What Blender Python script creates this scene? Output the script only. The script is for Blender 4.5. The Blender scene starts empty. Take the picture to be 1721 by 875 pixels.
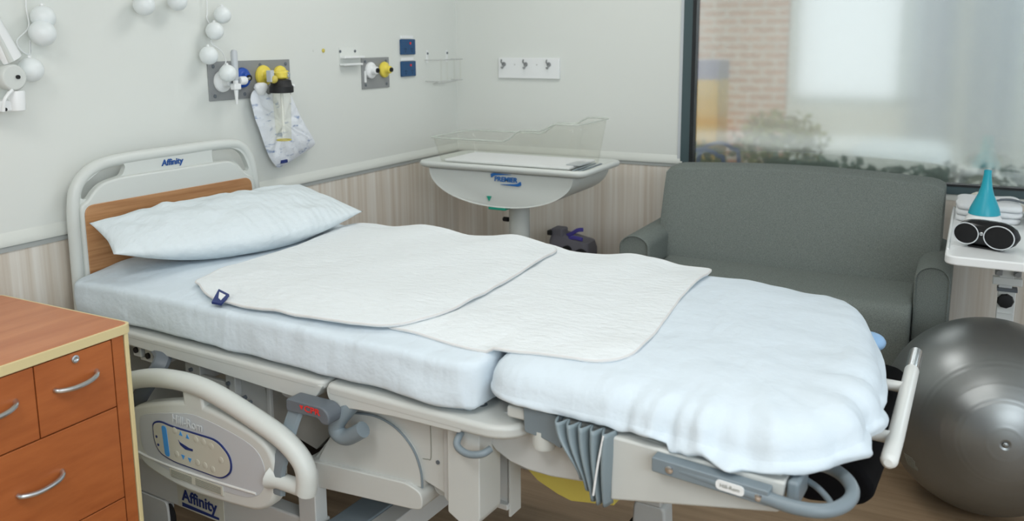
import bpy, bmesh, math, random
from mathutils import Vector, Matrix, noise
from mathutils.geometry import tessellate_polygon
C = bpy.context.scene
COL = C.collection
PI = math.pi
R = math.radians

# ---------------------------------------------------------------- camera, world, lights, exposure
F_PX, CX0, CY0 = 1453.74, 860.5, 320.9
yaw, pitch, roll = R(61.876), R(9.844), R(-0.344)
cam_d = bpy.data.cameras.new('camera'); cam = bpy.data.objects.new('camera', cam_d); COL.objects.link(cam)
fw = Vector((math.sin(yaw)*math.cos(pitch), math.cos(yaw)*math.cos(pitch), -math.sin(pitch)))
r0 = Vector((math.cos(yaw), -math.sin(yaw), 0)); u0 = r0.cross(fw)
rr = math.cos(roll)*r0+math.sin(roll)*u0; uu = -math.sin(roll)*r0+math.cos(roll)*u0
cam.matrix_world = Matrix(((rr.x, uu.x, -fw.x, -4.10596), (rr.y, uu.y, -fw.y, -2.53815), (rr.z, uu.z, -fw.z, 1.55003), (0, 0, 0, 1)))
cam_d.sensor_width = 36; cam_d.sensor_fit = 'HORIZONTAL'
cam_d.lens = 36*F_PX/1721
cam_d.shift_x = (860.5-CX0)/1721; cam_d.shift_y = (CY0-437.5)/1721
cam_d.clip_start = .05
cam_d.dof.use_dof = True; cam_d.dof.focus_distance = 2.6; cam_d.dof.aperture_fstop = 3.5
C.camera = cam

world = bpy.data.worlds.new('world'); C.world = world; world.use_nodes = True
bg = world.node_tree.nodes['Background']; bg.inputs[0].default_value = (.86, .94, 1.0, 1); bg.inputs[1].default_value = .95

def area(name, loc, target, sx, sy, power, color=(1, 1, 1)):
    l = bpy.data.lights.new(name, 'AREA'); l.shape = 'RECTANGLE'; l.size = sx; l.size_y = sy; l.energy = power; l.color = color
    o = bpy.data.objects.new(name, l); COL.objects.link(o); o.location = loc
    o.rotation_euler = (Vector(target)-Vector(loc)).to_track_quat('-Z', 'Y').to_euler()
    return o
LAMPS = [(-3.1, -2.45, 12), (-1.2, -1.1, 12), (-4.1, -1.5, 20)]  # second lamp is added only to brighten the corner walls
for lx, ly, lp in LAMPS:
    area('ceiling_lamp', (lx, ly, 2.655), (lx, ly, 0), .8, .8, lp, (1, .99, .97))
area('camera_side_fill', (-4.9, -4.2, 2.1), (-1.2, -1.0, .9), 2.2, 1.1, 54, (.86, .94, 1))  # unseen fill light added on the camera side; no window there
area('back_window_daylight', (-5.32, -1.35, 1.65), (0, -1.35, 1.65), 1.0, 1.4, 1.3, (.90, .96, 1))
sun_d = bpy.data.lights.new('sun', 'SUN'); sun_d.energy = 4.2; sun_d.angle = R(12)
sun = bpy.data.objects.new('sun', sun_d); COL.objects.link(sun); sun.rotation_euler = Vector((.62, -.28, -.73)).to_track_quat('-Z', 'Y').to_euler()
C.cycles.transparent_max_bounces = 24

C.view_settings.view_transform = 'Standard'; C.view_settings.look = 'None'
C.view_settings.gamma = 1; C.view_settings.use_curve_mapping = False
C.view_settings.exposure = -0.04

# ---------------------------------------------------------------- materials
def lin(c):
    c = c/255
    return c/12.92 if c <= .04045 else ((c+.055)/1.055)**2.4
def rgb(r, g, b): return (lin(r), lin(g), lin(b), 1)
def mat(name, col, rough=.5, metal=0, spec=.5, **kw):
    m = bpy.data.materials.new(name); m.use_nodes = True
    b = m.node_tree.nodes['Principled BSDF']
    b.inputs['Base Color'].default_value = col; b.inputs['Roughness'].default_value = rough
    b.inputs['Metallic'].default_value = metal; b.inputs['Specular IOR Level'].default_value = spec
    for k, v in kw.items(): b.inputs[k.replace('_', ' ')].default_value = v
    return m
def nd(m, t, **kw):
    n = m.node_tree.nodes.new(t)
    for k, v in kw.items():
        if k in n.inputs: n.inputs[k].default_value = v
        else: setattr(n, k, v)
    return n
def lk(m, a, b): m.node_tree.links.new(a, b)
def P(m): return m.node_tree.nodes['Principled BSDF']
def coords(m, scale, rot=(0, 0, 0)):
    tc = nd(m, 'ShaderNodeTexCoord'); mp = nd(m, 'ShaderNodeMapping')
    mp.inputs['Scale'].default_value = scale; mp.inputs['Rotation'].default_value = rot
    lk(m, tc.outputs['Object'], mp.inputs['Vector']); return mp.outputs[0]
def noise_col(m, scale, c1, c2, detail=4, lo=.3, hi=.7, nscale=1.0, rough=.6):
    v = coords(m, scale); n = nd(m, 'ShaderNodeTexNoise', Scale=nscale, Detail=detail, Roughness=rough)
    lk(m, v, n.inputs['Vector'])
    cr = nd(m, 'ShaderNodeValToRGB'); cr.color_ramp.elements[0].position = lo; cr.color_ramp.elements[1].position = hi
    cr.color_ramp.elements[0].color = c1; cr.color_ramp.elements[1].color = c2
    lk(m, n.outputs[0], cr.inputs[0]); lk(m, cr.outputs[0], P(m).inputs['Base Color']); return n
def bump(m, scale, strength=.2, dist=.002, detail=3, nscale=1.0, kind='noise', prev=None):
    v = coords(m, scale)
    if kind == 'noise':
        n = nd(m, 'ShaderNodeTexNoise', Scale=nscale, Detail=detail)
    else:
        n = nd(m, 'ShaderNodeTexVoronoi', Scale=nscale)
    lk(m, v, n.inputs['Vector'])
    b = nd(m, 'ShaderNodeBump', Strength=strength, Distance=dist)
    lk(m, n.outputs[0], b.inputs['Height'])
    if prev: lk(m, prev.outputs[0], b.inputs['Normal'])
    lk(m, b.outputs[0], P(m).inputs['Normal']); return b

M = {}
M['wall'] = mat('painted_wall', rgb(222, 225, 220), .55)
bump(M['wall'], (60, 60, 60), .05, .001)
M['rail_paint'] = mat('painted_rail', rgb(216, 219, 213), .4)
M['vinyl'] = mat('wood_look_vinyl', rgb(180, 170, 154), .5)
noise_col(M['vinyl'], (34, 34, .7), rgb(204, 192, 177), rgb(228, 224, 216), 5, .32, .68)
M['bead'] = mat('grey_bead', rgb(168, 172, 170), .5)
M['floor'] = mat('brown_vinyl_floor', rgb(112, 90, 66), .42)
noise_col(M['floor'], (22, 1.2, 1), rgb(132, 109, 84), rgb(168, 143, 115), 6, .3, .7)
M['ceiling'] = mat('white_ceiling', rgb(232, 234, 230), .8)
M['frame'] = mat('grey_green_aluminium', rgb(66, 84, 88), .4)
M['gasket'] = mat('black_gasket', rgb(18, 22, 25), .5)
M['ivory'] = mat('ivory_plastic', rgb(209, 213, 209), .38)
M['ivory2'] = mat('warm_ivory_plastic', rgb(198, 200, 196), .4)
M['light_grey'] = mat('light_grey_plastic', rgb(197, 199, 197), .42)
M['cool_grey'] = mat('cool_grey_panel', rgb(194, 199, 203), .4)
M['steel_grey'] = mat('mid_grey_plastic', rgb(122, 134, 141), .42)
M['dark_steel'] = mat('dark_grey_metal', rgb(98, 105, 112), .45)
M['mid_ivory'] = mat('grey_beige_panel', rgb(150, 148, 142), .5)
M['black'] = mat('black_rubber', rgb(20, 20, 22), .6)
M['black_cloth'] = mat('black_fabric', rgb(13, 13, 15), .9, 0, .1)
M['chrome'] = mat('brushed_chrome', rgb(205, 208, 212), .22, 1)
M['white_plastic'] = mat('white_plastic', rgb(236, 238, 238), .35)
M['white_metal'] = mat('white_painted_metal', rgb(224, 226, 223), .32)
M['navy_blue'] = mat('headboard_print', rgb(30, 80, 150), .5)
M['navy'] = mat('navy_print', rgb(30, 48, 110), .5)
M['blue_print'] = mat('blue_print', rgb(30, 105, 180), .5)
M['sky_blue'] = mat('sky_blue_print', rgb(70, 150, 220), .5)
M['pale_blue'] = mat('pale_blue_plastic', rgb(150, 188, 226), .4)
M['red'] = mat('red_print', rgb(225, 45, 40), .5)
M['green'] = mat('green_plastic', rgb(30, 160, 135), .5)
M['beige_label'] = mat('beige_membrane', rgb(196, 195, 182), .5)
M['label_grey'] = mat('label_text_grey', rgb(140, 142, 132), .6)
M['emboss'] = mat('embossed_white', rgb(214, 220, 224), .4)
M['yellow'] = mat('yellow_plastic', rgb(232, 212, 84), .45)
M['yellow2'] = mat('mustard_plastic', rgb(206, 190, 90), .5)
M['outlet_blue'] = mat('royal_blue_plastic', rgb(20, 76, 170), .4)
M['switch_blue'] = mat('dark_blue_plastic', rgb(16, 72, 118), .4)
M['steel'] = mat('brushed_steel', rgb(150, 152, 153), .45, .3)
bump(M['steel'], (4, 300, 300), .15, .0005)
M['rubber_grey'] = mat('grey_rubber', rgb(128, 142, 148), .38)
# linen
M['sheet'] = mat('white_cotton_sheet', rgb(212, 223, 231), .85, 0, .2)
b_ = bump(M['sheet'], (5, 12, 3), .3, .03, 3)
b_ = bump(M['sheet'], (11, 9, 11), .45, .02, 4, prev=b_)
bump(M['sheet'], (900, 900, 900), .12, .0006, 1, prev=b_)
M['pillowcase'] = mat('white_pillowcase', rgb(218, 227, 231), .85, 0, .2)
b_ = bump(M['pillowcase'], (8, 14, 10), .6, .03, 4)
w_v = coords(M['pillowcase'], (1, 1, 1)); w_t = nd(M['pillowcase'], 'ShaderNodeTexWave', Scale=9.0, Distortion=.6); lk(M['pillowcase'], w_v, w_t.inputs['Vector'])
w_b = nd(M['pillowcase'], 'ShaderNodeBump', Strength=.25, Distance=.005); lk(M['pillowcase'], w_t.outputs[0], w_b.inputs['Height']); lk(M['pillowcase'], b_.outputs[0], w_b.inputs['Normal']); lk(M['pillowcase'], w_b.outputs[0], P(M['pillowcase']).inputs['Normal'])
M['quilt'] = mat('white_quilted_cotton', rgb(226, 231, 233), .9, 0, .15)
b_ = bump(M['quilt'], (60, 34, 40), .8, .007, 4)
bump(M['quilt'], (14, 8, 8), .3, .01, 2, prev=b_)
M['binding'] = mat('cotton_binding', rgb(214, 213, 212), .85, 0, .2)
M['towel'] = mat('white_towel', rgb(232, 234, 236), .95, 0, .1)
bump(M['towel'], (220, 220, 220), .4, .002, 2)
# wood
def wood(name, c1, c2, scale):
    m = mat(name, c1, .38)
    noise_col(m, scale, c1, c2, 6, .25, .75)
    return m
M['cherry'] = wood('cherry_laminate', rgb(153, 81, 38), rgb(181, 104, 54), (5, 3, 28))
M['cherry_top'] = wood('cherry_laminate_top', rgb(174, 102, 60), rgb(196, 128, 84), (2.5, 26, 5))
M['oak'] = wood('oak_laminate', rgb(152, 102, 62), rgb(204, 156, 110), (3, 20, 60))
M['edge'] = mat('cream_edging', rgb(214, 198, 150), .4)
# upholstery
M['uphol'] = mat('grey_woven_fabric', rgb(104, 108, 103), .9, 0, .2)
noise_col(M['uphol'], (420, 420, 420), rgb(94, 101, 98), rgb(134, 141, 136), 2, .3, .7)
M['ball'] = mat('grey_vinyl_ball', rgb(138, 141, 141), .36, .85)
M['teal'] = mat('teal_plastic', rgb(20, 160, 180), .35)
M['gloss_black'] = mat('gloss_black_plastic', rgb(14, 15, 18), .18)
M['silver'] = mat('silver_plastic', rgb(205, 209, 212), .3)
M['mesh_black'] = mat('black_speaker_mesh', rgb(10, 10, 12), .8)
M['grey_bag'] = mat('grey_nylon', rgb(110, 108, 116), .7)
M['purple'] = mat('purple_webbing', rgb(86, 78, 170), .6)
M['globe'] = mat('frosted_white_globe', rgb(230, 235, 235), .35)
def clear(name, col=(1, 1, 1, 1), fac=.12, rough=.05):
    m = bpy.data.materials.new(name); m.use_nodes = True; nt = m.node_tree; nt.nodes.clear()
    o = nt.nodes.new('ShaderNodeOutputMaterial'); mx = nt.nodes.new('ShaderNodeMixShader'); t = nt.nodes.new('ShaderNodeBsdfTransparent'); g = nt.nodes.new('ShaderNodeBsdfGlossy')
    t.inputs[0].default_value = col; g.inputs['Roughness'].default_value = rough
    fr = nt.nodes.new('ShaderNodeLayerWeight'); fr.inputs[0].default_value = .5
    pw = nt.nodes.new('ShaderNodeMath'); pw.operation = 'POWER'; pw.inputs[1].default_value = 4
    ad = nt.nodes.new('ShaderNodeMath'); ad.operation = 'MULTIPLY_ADD'; ad.inputs[1].default_value = .22; ad.inputs[2].default_value = fac; ad.use_clamp = True
    nt.links.new(fr.outputs['Facing'], pw.inputs[0]); nt.links.new(pw.outputs[0], ad.inputs[0]); nt.links.new(ad.outputs[0], mx.inputs[0])
    nt.links.new(t.outputs[0], mx.inputs[1]); nt.links.new(g.outputs[0], mx.inputs[2]); nt.links.new(mx.outputs[0], o.inputs[0])
    return m
M['acrylic'] = clear('clear_acrylic', (.985, .985, .975, 1), .02)
M['jar'] = clear('clear_jar', (.975, .97, .92, 1), .03)
def translucent(name, col, tfac):
    m = bpy.data.materials.new(name); m.use_nodes = True; nt = m.node_tree
    p = nt.nodes['Principled BSDF']; p.inputs['Base Color'].default_value = col; p.inputs['Roughness'].default_value = .3
    t = nt.nodes.new('ShaderNodeBsdfTransparent'); mx = nt.nodes.new('ShaderNodeMixShader'); mx.inputs[0].default_value = tfac
    o = nt.nodes['Material Output']
    nt.links.new(p.outputs[0], mx.inputs[1]); nt.links.new(t.outputs[0], mx.inputs[2]); nt.links.new(mx.outputs[0], o.inputs[0])
    return m
M['film'] = translucent('clear_plastic_film', rgb(236, 240, 243), .25)
M['rim_clear'] = translucent('clear_acrylic_edge', rgb(214, 220, 212), .5)
M['wrap'] = mat('white_plastic_bag', rgb(222, 228, 236), .3)
noise_col(M['wrap'], (16, 16, 46), rgb(130, 150, 185), rgb(230, 234, 240), 3, .30, .42)
bump(M['wrap'], (38, 38, 30), .6, .008, 3)
def pane_mat(name, mirror, rough, rrough, tint):
    m = bpy.data.materials.new(name); m.use_nodes = True; nt = m.node_tree; nt.nodes.clear()
    o = nt.nodes.new('ShaderNodeOutputMaterial'); mx = nt.nodes.new('ShaderNodeMixShader'); mx.inputs[0].default_value = mirror
    t = nt.nodes.new('ShaderNodeBsdfRefraction'); t.inputs['IOR'].default_value = 1.08; t.inputs['Roughness'].default_value = rrough; t.inputs[0].default_value = tint
    g = nt.nodes.new('ShaderNodeBsdfGlossy'); g.inputs['Roughness'].default_value = rough
    nt.links.new(t.outputs[0], mx.inputs[1]); nt.links.new(g.outputs[0], mx.inputs[2]); nt.links.new(mx.outputs[0], o.inputs[0])
    return m
M['pane'] = pane_mat('privacy_glass', .45, .09, .16, (.97, 1, 1, 1))
M['pane2'] = pane_mat('privacy_glass_outer', .22, .06, .16, (.97, 1, 1, 1))

# ---------------------------------------------------------------- geometry helpers
class G:
    def __init__(s): s.v = []; s.f = []
    def add(s, vs, fs):
        n = len(s.v); s.v += [tuple(v) for v in vs]; s.f += [tuple(i+n for i in f) for f in fs]; return s
    def box(s, x0, x1, y0, y1, z0, z1, m=None):
        vs = [Vector((x, y, z)) for z in (z0, z1) for y in (y0, y1) for x in (x0, x1)]
        if m: vs = [m @ v for v in vs]
        return s.add(vs, [(0, 2, 3, 1), (4, 5, 7, 6), (0, 1, 5, 4), (2, 6, 7, 3), (0, 4, 6, 2), (1, 3, 7, 5)])
    def tube(s, pts, r, n=12, closed=False, flat=1.0, up=None):
        pts = [Vector(p) for p in pts]; k = len(pts)
        rs = r if isinstance(r, (list, tuple)) else [r]*k
        T = []
        for i in range(k):
            a = pts[(i-1) % k] if (closed or i > 0) else pts[i]; b = pts[(i+1) % k] if (closed or i < k-1) else pts[i]
            T.append((b-a).normalized())
        ref = Vector(up) if up else (Vector((0, 0, 1)) if abs(T[0].z) < .9 else Vector((1, 0, 0)))
        N = (ref-T[0]*ref.dot(T[0])).normalized(); vs = []
        for i in range(k):
            if i: 
                N = N-T[i]*N.dot(T[i]); N.normalize()
            B = T[i].cross(N)
            for j in range(n):
                a = 2*PI*j/n; vs.append(pts[i]+rs[i]*(math.cos(a)*N+flat*math.sin(a)*B))
        fs = []
        for i in range(k if closed else k-1):
            for j in range(n):
                a = i*n+j; b = i*n+(j+1) % n; c = ((i+1) % k)*n+(j+1) % n; d = ((i+1) % k)*n+j
                fs.append((a, b, c, d))
        if not closed:
            fs.append(tuple(range(n-1, -1, -1))); fs.append(tuple((k-1)*n+j for j in range(n)))
        return s.add(vs, fs)
    def lathe(s, prof, mtx=None, n=32):
        mtx = mtx or Matrix(); vs = []; fs = []; k = len(prof)
        for (r, z) in prof:
            for j in range(n):
                a = 2*PI*j/n; vs.append(mtx @ Vector((r*math.cos(a), r*math.sin(a), z)))
        for i in range(k-1):
            for j in range(n):
                fs.append((i*n+j, i*n+(j+1) % n, (i+1)*n+(j+1) % n, (i+1)*n+j))
        fs.append(tuple(range(n-1, -1, -1))); fs.append(tuple((k-1)*n+j for j in range(n)))
        return s.add(vs, fs)
    def prism(s, poly, ax, a0, a1, holes=()):
        loops = [list(poly)]+[list(h) for h in holes]
        flat = [p for l in loops for p in l]; n = len(flat)
        def mk(p, a):
            q = list(p); q.insert(ax, a); return Vector(q)
        vs = [mk(p, a0) for p in flat]+[mk(p, a1) for p in flat]; fs = []
        if holes:
            tr = tessellate_polygon([[Vector((p[0], p[1], 0)) for p in l] for l in loops])
            for t in tr: fs.append(tuple(t)); fs.append(tuple(i+n for i in reversed(t)))
        else:
            fs.append(tuple(range(n-1, -1, -1))); fs.append(tuple(range(n, 2*n)))
        st = 0
        for l in loops:
            m = len(l)
            for i in range(m):
                a = st+i; b = st+(i+1) % m; fs.append((a, b, b+n, a+n))
            st += m
        return s.add(vs, fs)
    def sphere(s, c, r, n=24, m=14, sc=(1, 1, 1)):
        c = Vector(c); vs = [c+Vector((0, 0, r*sc[2]))]; fs = []
        for i in range(1, m):
            th = PI*i/m
            for j in range(n):
                a = 2*PI*j/n; vs.append(c+Vector((r*sc[0]*math.sin(th)*math.cos(a), r*sc[1]*math.sin(th)*math.sin(a), r*sc[2]*math.cos(th))))
        vs.append(c-Vector((0, 0, r*sc[2])))
        for j in range(n): fs.append((0, 1+j, 1+(j+1) % n))
        for i in range(m-2):
            for j in range(n): fs.append((1+i*n+j, 1+(i+1)*n+j, 1+(i+1)*n+(j+1) % n, 1+i*n+(j+1) % n))
        l = len(vs)-1
        for j in range(n): fs.append((1+(m-2)*n+j, l, 1+(m-2)*n+(j+1) % n))
        return s.add(vs, fs)
    def rings(s, rs, cap0=True, cap1=True):
        n = len(rs[0]); vs = [v for r in rs for v in r]; fs = []
        for i in range(len(rs)-1):
            for j in range(n): fs.append((i*n+j, i*n+(j+1) % n, (i+1)*n+(j+1) % n, (i+1)*n+j))
        if cap0: fs.append(tuple(range(n-1, -1, -1)))
        if cap1: fs.append(tuple((len(rs)-1)*n+j for j in range(n)))
        return s.add(vs, fs)
    def grid(s, fn, nu, nv):
        vs = [fn(i/nu, j/nv) for i in range(nu+1) for j in range(nv+1)]
        fs = [(i*(nv+1)+j, (i+1)*(nv+1)+j, (i+1)*(nv+1)+j+1, i*(nv+1)+j+1) for i in range(nu) for j in range(nv)]
        return s.add(vs, fs)

def obj(name, g, m, parent=None, bevel=0, angle=35, seg=3, sub=0, solid=0):
    me = bpy.data.meshes.new(name); me.from_pydata(g.v, [], g.f); 
    bm = bmesh.new(); bm.from_mesh(me); bmesh.ops.recalc_face_normals(bm, faces=bm.faces); bm.to_mesh(me); bm.free()
    o = bpy.data.objects.new(name, me); COL.objects.link(o)
    me.materials.append(m)
    if parent: o.parent = parent
    for p in me.polygons: p.use_smooth = True
    me.set_sharp_from_angle(angle=R(angle))
    if solid:
        md = o.modifiers.new('solid', 'SOLIDIFY'); md.thickness = solid; md.offset = 0
    if bevel:
        md = o.modifiers.new('bevel', 'BEVEL'); md.width = bevel; md.segments = seg; md.limit_method = 'ANGLE'; md.angle_limit = R(40); md.harden_normals = True
    if sub:
        md = o.modifiers.new('sub', 'SUBSURF'); md.levels = sub; md.render_levels = sub
    return o
def thing(name, label, cat, loc=(0, 0, 0), rz=0, group=None):
    o = bpy.data.objects.new(name, None); COL.objects.link(o); o.empty_display_size = .05
    o.location = loc; o.rotation_euler = (0, 0, rz); return tag(o, label, cat, group)
def tag(o, label, cat, group=None):
    o['label'] = label; o['category'] = cat
    if group: o['group'] = group
    return o
def lab(o, l): o['label'] = l; return o
def struct(name, g, m, bevel=0, **k):
    o = obj(name, g, m, None, bevel, **k); o['kind'] = 'structure'; return o
def copy_tree(o, parent=None):
    c = o.copy(); COL.objects.link(c)
    if parent: c.parent = parent
    for ch in list(o.children): copy_tree(ch, c)
    return c

def rounded(poly, r, n=6):
    out = []; k = len(poly)
    for i in range(k):
        p = Vector(poly[i]); a = Vector(poly[i-1]); b = Vector(poly[(i+1) % k])
        ri = r[i] if isinstance(r, (list, tuple)) else r
        la, lb = (a-p).length, (b-p).length; d = min(ri, la*.49, lb*.49)
        if d < 1e-5: out.append(tuple(p)); continue
        s = p+(a-p)/la*d; e = p+(b-p)/lb*d
        for j in range(n+1):
            t = j/n; out.append(tuple((1-t)**2*s+2*t*(1-t)*p+t*t*e))
    return out
def cr(pts, k=8, closed=False):
    pts = [Vector(p) for p in pts]; n = len(pts); out = []
    rng = n if closed else n-1
    for i in range(rng):
        g_ = lambda j: pts[j % n] if closed else pts[max(0, min(n-1, j))]
        a, b, c, d = g_(i-1), g_(i), g_(i+1), g_(i+2)
        for j in range(k):
            t = j/k; out.append(.5*((2*b)+(c-a)*t+(2*a-5*b+4*c-d)*t*t+(3*b-a-3*c+d)*t**3))
    if not closed: out.append(pts[-1])
    return out
def rrect(cx, cy, a, b, r, n=6, ns=0, sides=(0, 0)):
    """rounded rectangle outline, ccw, ns[0]/ns[1] extra points on the long sides"""
    out = []
    cs = [((cx+a-r, cy-b+r), -90), ((cx+a-r, cy+b-r), 0), ((cx-a+r, cy+b-r), 90), ((cx-a+r, cy-b+r), 180)]
    for i, (c, a0) in enumerate(cs):
        for j in range(n+1):
            t = R(a0+90*j/n); out.append((c[0]+r*math.cos(t), c[1]+r*math.sin(t)))
        nx = cs[(i+1) % 4]; t = R(nx[1]); e = (nx[0][0]+r*math.cos(t), nx[0][1]+r*math.sin(t)); s0 = out[-1]
        m = sides[i % 2]
        for j in range(1, m): out.append((s0[0]+(e[0]-s0[0])*j/m, s0[1]+(e[1]-s0[1])*j/m))
    return out
def text(name, body, size, loc, X, Y, m, parent=None, ext=.0004, bold=0, shear=0, sx=1):
    cu = bpy.data.curves.new(name, 'FONT'); cu.body = body; cu.size = size; cu.extrude = ext; cu.offset = bold; cu.shear = shear
    cu.align_x = 'CENTER'; cu.align_y = 'CENTER'; cu.resolution_u = 3
    t = bpy.data.objects.new(name+'_src', cu); COL.objects.link(t)
    bpy.context.view_layer.update()
    me = bpy.data.meshes.new_from_object(t.evaluated_get(bpy.context.evaluated_depsgraph_get()))
    bpy.data.objects.remove(t); bpy.data.curves.remove(cu)
    X = Vector(X).normalized(); Y = Vector(Y); Y = (Y-X*Y.dot(X)).normalized(); Z = X.cross(Y)
    mt = Matrix(((X.x*sx, Y.x, Z.x, loc[0]), (X.y*sx, Y.y, Z.y, loc[1]), (X.z*sx, Y.z, Z.z, loc[2]), (0, 0, 0, 1)))
    me.transform(mt)
    me.materials.clear(); me.materials.append(m)
    o = bpy.data.objects.new(name, me); COL.objects.link(o)
    if parent: o.parent = parent
    return o
def axis_m(loc, d):
    return Matrix.Translation(Vector(loc)) @ Vector(d).to_track_quat('Z', 'Y').to_matrix().to_4x4()
def nz(x, y, z=0.0): return noise.noise(Vector((x, y, z)))
def sm(t): t = max(0, min(1, t)); return t*t*(3-2*t)
def lerp(a, b, t): return a+(b-a)*t

# ---------------------------------------------------------------- room shell
XB, YF, ZC = -5.4, -4.6, 2.7
WY0, WY1, WZ0, WZ1 = -1.285, -3.6, .893, 2.35
struct('floor', G().box(XB-.1, .12, YF, .12, -.1, 0), M['floor'])
struct('ceiling', G().box(XB-.1, .12, YF, .12, ZC, ZC+.1), M['ceiling'])
struct('wall_left', G().box(XB-.1, .12, 0, .12, 0, ZC), M['wall'])
g = G().box(0, .12, WY0, 0, 0, ZC).box(0, .12, WY1, WY0, 0, WZ0).box(0, .12, WY1, WY0, WZ1, ZC).box(0, .12, YF, WY1, 0, ZC)
struct('wall_right', g, M['wall'])
struct('wall_back', G().prism([(YF, 0), (0, 0), (0, ZC), (YF, ZC)], 0, XB-.1, XB, [[(-1.9, .9), (-.8, .9), (-.8, 2.4), (-1.9, 2.4)]]), M['wall'])
w2 = struct('window_2', G().prism([(-1.9, .9), (-.8, .9), (-.8, 2.4), (-1.9, 2.4)], 0, XB-.08, XB+.01, [[(-1.85, .95), (-.85, .95), (-.85, 2.35), (-1.85, 2.35)]]), M['frame'])
obj('window_pane', G().box(XB-.05, XB-.045, -1.86, -.84, .94, 2.36), M['acrylic'], w2)
# wood-look wainscot with a grey bead and a cream rail above
struct('trim_1', G().box(XB, -.004, -.004, 0, 0, .935), M['vinyl'])
struct('trim_2', G().box(-.004, 0, WY0-.02, 0, 0, .935).box(-.004, 0, YF, WY0-.02, 0, .872), M['vinyl'])
def railprof(x0):
    return [(0, .935), (-.006, .936), (-.006, .950), (-.012, .951), (-.0135, .958), (-.010, .972), (0, .992)]
struct('trim_3', G().prism([(y, z) for y, z in railprof(0)][2:], 0, XB, 0), M['rail_paint'])
struct('trim_4', G().prism([(x, z) for x, z in railprof(0)][2:], 1, WY0-.01, 0), M['rail_paint'])
struct('trim_5', G().box(XB, 0, -.008, 0, .934, .951), M['bead'])
struct('trim_6', G().box(-.008, 0, WY0-.01, 0, .934, .951), M['bead'])
struct('trim_7', G().box(-.006, 0, YF, WY0-.01, .866, .893), M['rail_paint'])
struct('baseboard_left', G().box(XB, 0, -.012, 0, 0, .1), M['light_grey'], .003)
struct('baseboard_right', G().box(-.012, 0, YF, -.012, 0, .1), M['light_grey'], .003)
# window: reveal, frame, gasket, two panes
g = G().prism([(WY0, WZ0), (WY1, WZ0), (WY1, WZ1), (WY0, WZ1)], 0, -.012, .06,
              [[(WY0-.045, WZ0+.036), (WY1+.045, WZ0+.036), (WY1+.045, WZ1-.045), (WY0-.045, WZ1-.045)]])
w = struct('window_1', g, M['frame'])
g = G().prism([(WY0-.044, WZ0+.035), (WY1+.044, WZ0+.035), (WY1+.044, WZ1-.044), (WY0-.044, WZ1-.044)], 0, -.016, .03,
              [[(WY0-.062, WZ0+.044), (WY1+.06, WZ0+.044), (WY1+.06, WZ1-.06), (WY0-.062, WZ1-.06)]])
obj('window_gasket', g, M['gasket'], w)
g = G().prism([(WY0+.0, WZ0+.0), (WY0+.016, WZ0), (WY0+.016, WZ1), (WY0, WZ1)], 0, -.008, .02)
obj('window_reveal', g, M['cool_grey'], w)
obj('window_pane', G().box(.012, .018, WY1+.04, WY0-.04, WZ0+.03, WZ1-.04), M['pane'], w)
mt = Matrix.Translation((.034, WY0-.05, 0)) @ Matrix.Rotation(R(-1.0), 4, 'Z')
obj('window_outer_pane', G().box(0, .005, WY1-WY0+.09, 0, WZ0+.03, WZ1-.04, mt), M['pane2'], w)

# ceiling lights
for i, (lx, ly, lp) in enumerate(LAMPS):
    o = thing('ceiling_light', ['square ceiling light panel above the middle of the room', 'added square ceiling light panel nearest the window, brightening the corner walls', 'square ceiling light panel nearest the back wall'][i], 'ceiling light', (lx, ly, ZC), 0, 'ceiling light panels')
    obj('frame', G().prism([(-.44, -.44), (.44, -.44), (.44, .44), (-.44, .44)], 2, -.035, 0, [[(-.41, -.41), (.41, -.41), (.41, .41), (-.41, .41)]]), M['white_metal'], o)
    obj('diffuser', G().box(-.41, .41, -.41, .41, -.03, -.01), M['white_plastic'], o)

# ---------------------------------------------------------------- the bed
BX, BY, PHI = -2.0, -.1, R(-3)
bed = thing('hospital_bed', 'ivory adjustable hospital birthing bed against the pale wall', 'bed', (BX, BY, 0), PHI)
XN, YN = (0, -1, 0), (0, 0, 1)          # text frame on the near side
# headboard (u, z) at v 0 .. .05
hb_line = [(-.405, .18), (-.403, .5), (-.401, .9), (-.396, 1.05), (-.371, 1.117), (-.316, 1.157), (-.226, 1.173), (0, 1.177), (.218, 1.178), (.290, 1.160), (.331, 1.097), (.345, 1.0), (.350, .9), (.351, .5), (.353, .18)]
pts = [Vector((u, .025, z)) for u, z in hb_line]
obj('headboard_frame', G().tube(cr(pts, 6), .0195, 16), M['ivory'], bed)
outer = [(p.x, p.z) for p in cr(pts, 6)]
hl = rounded([(-.378, 1.066), (-.368, 1.106), (-.300, 1.150), (-.225, 1.166), (-.21, 1.150), (-.226, 1.120), (-.30, 1.108), (-.352, 1.060)], [.01, .03, .03, .012, .012, .012, .03, .012], 5)
hr = rounded([(.142, 1.166), (.225, 1.167), (.285, 1.142), (.315, 1.070), (.285, 1.066), (.258, 1.102), (.222, 1.116), (.142, 1.120)], [.012, .03, .03, .015, .015, .02, .02, .012], 5)
head = obj('headboard_panel', G().prism(outer, 1, .012, .034, [hl, hr]), M['ivory'], bed, .004)
band = rounded([(-.39, .6), (-.388, 1.045), (-.362, 1.058), (-.338, 1.086), (-.304, 1.110), (-.235, 1.119), (.20, 1.119), (.232, 1.110), (.262, 1.085), (.285, 1.060), (.325, 1.04), (.335, .6)], [0, .02, .02, .03, .03, .03, .03, .02, .02, .02, .02, 0], 5)
obj('headboard_ridge', G().prism(band, 1, -.002, .03), M['ivory'], bed, .008)
obj('headboard_wood_panel', G().prism(rounded([(-.378, .62), (-.378, 1.045), (.305, 1.045), (.318, .62)], [0, .035, .035, 0]), 1, -.006, .02), M['oak'], bed, .002)
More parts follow.
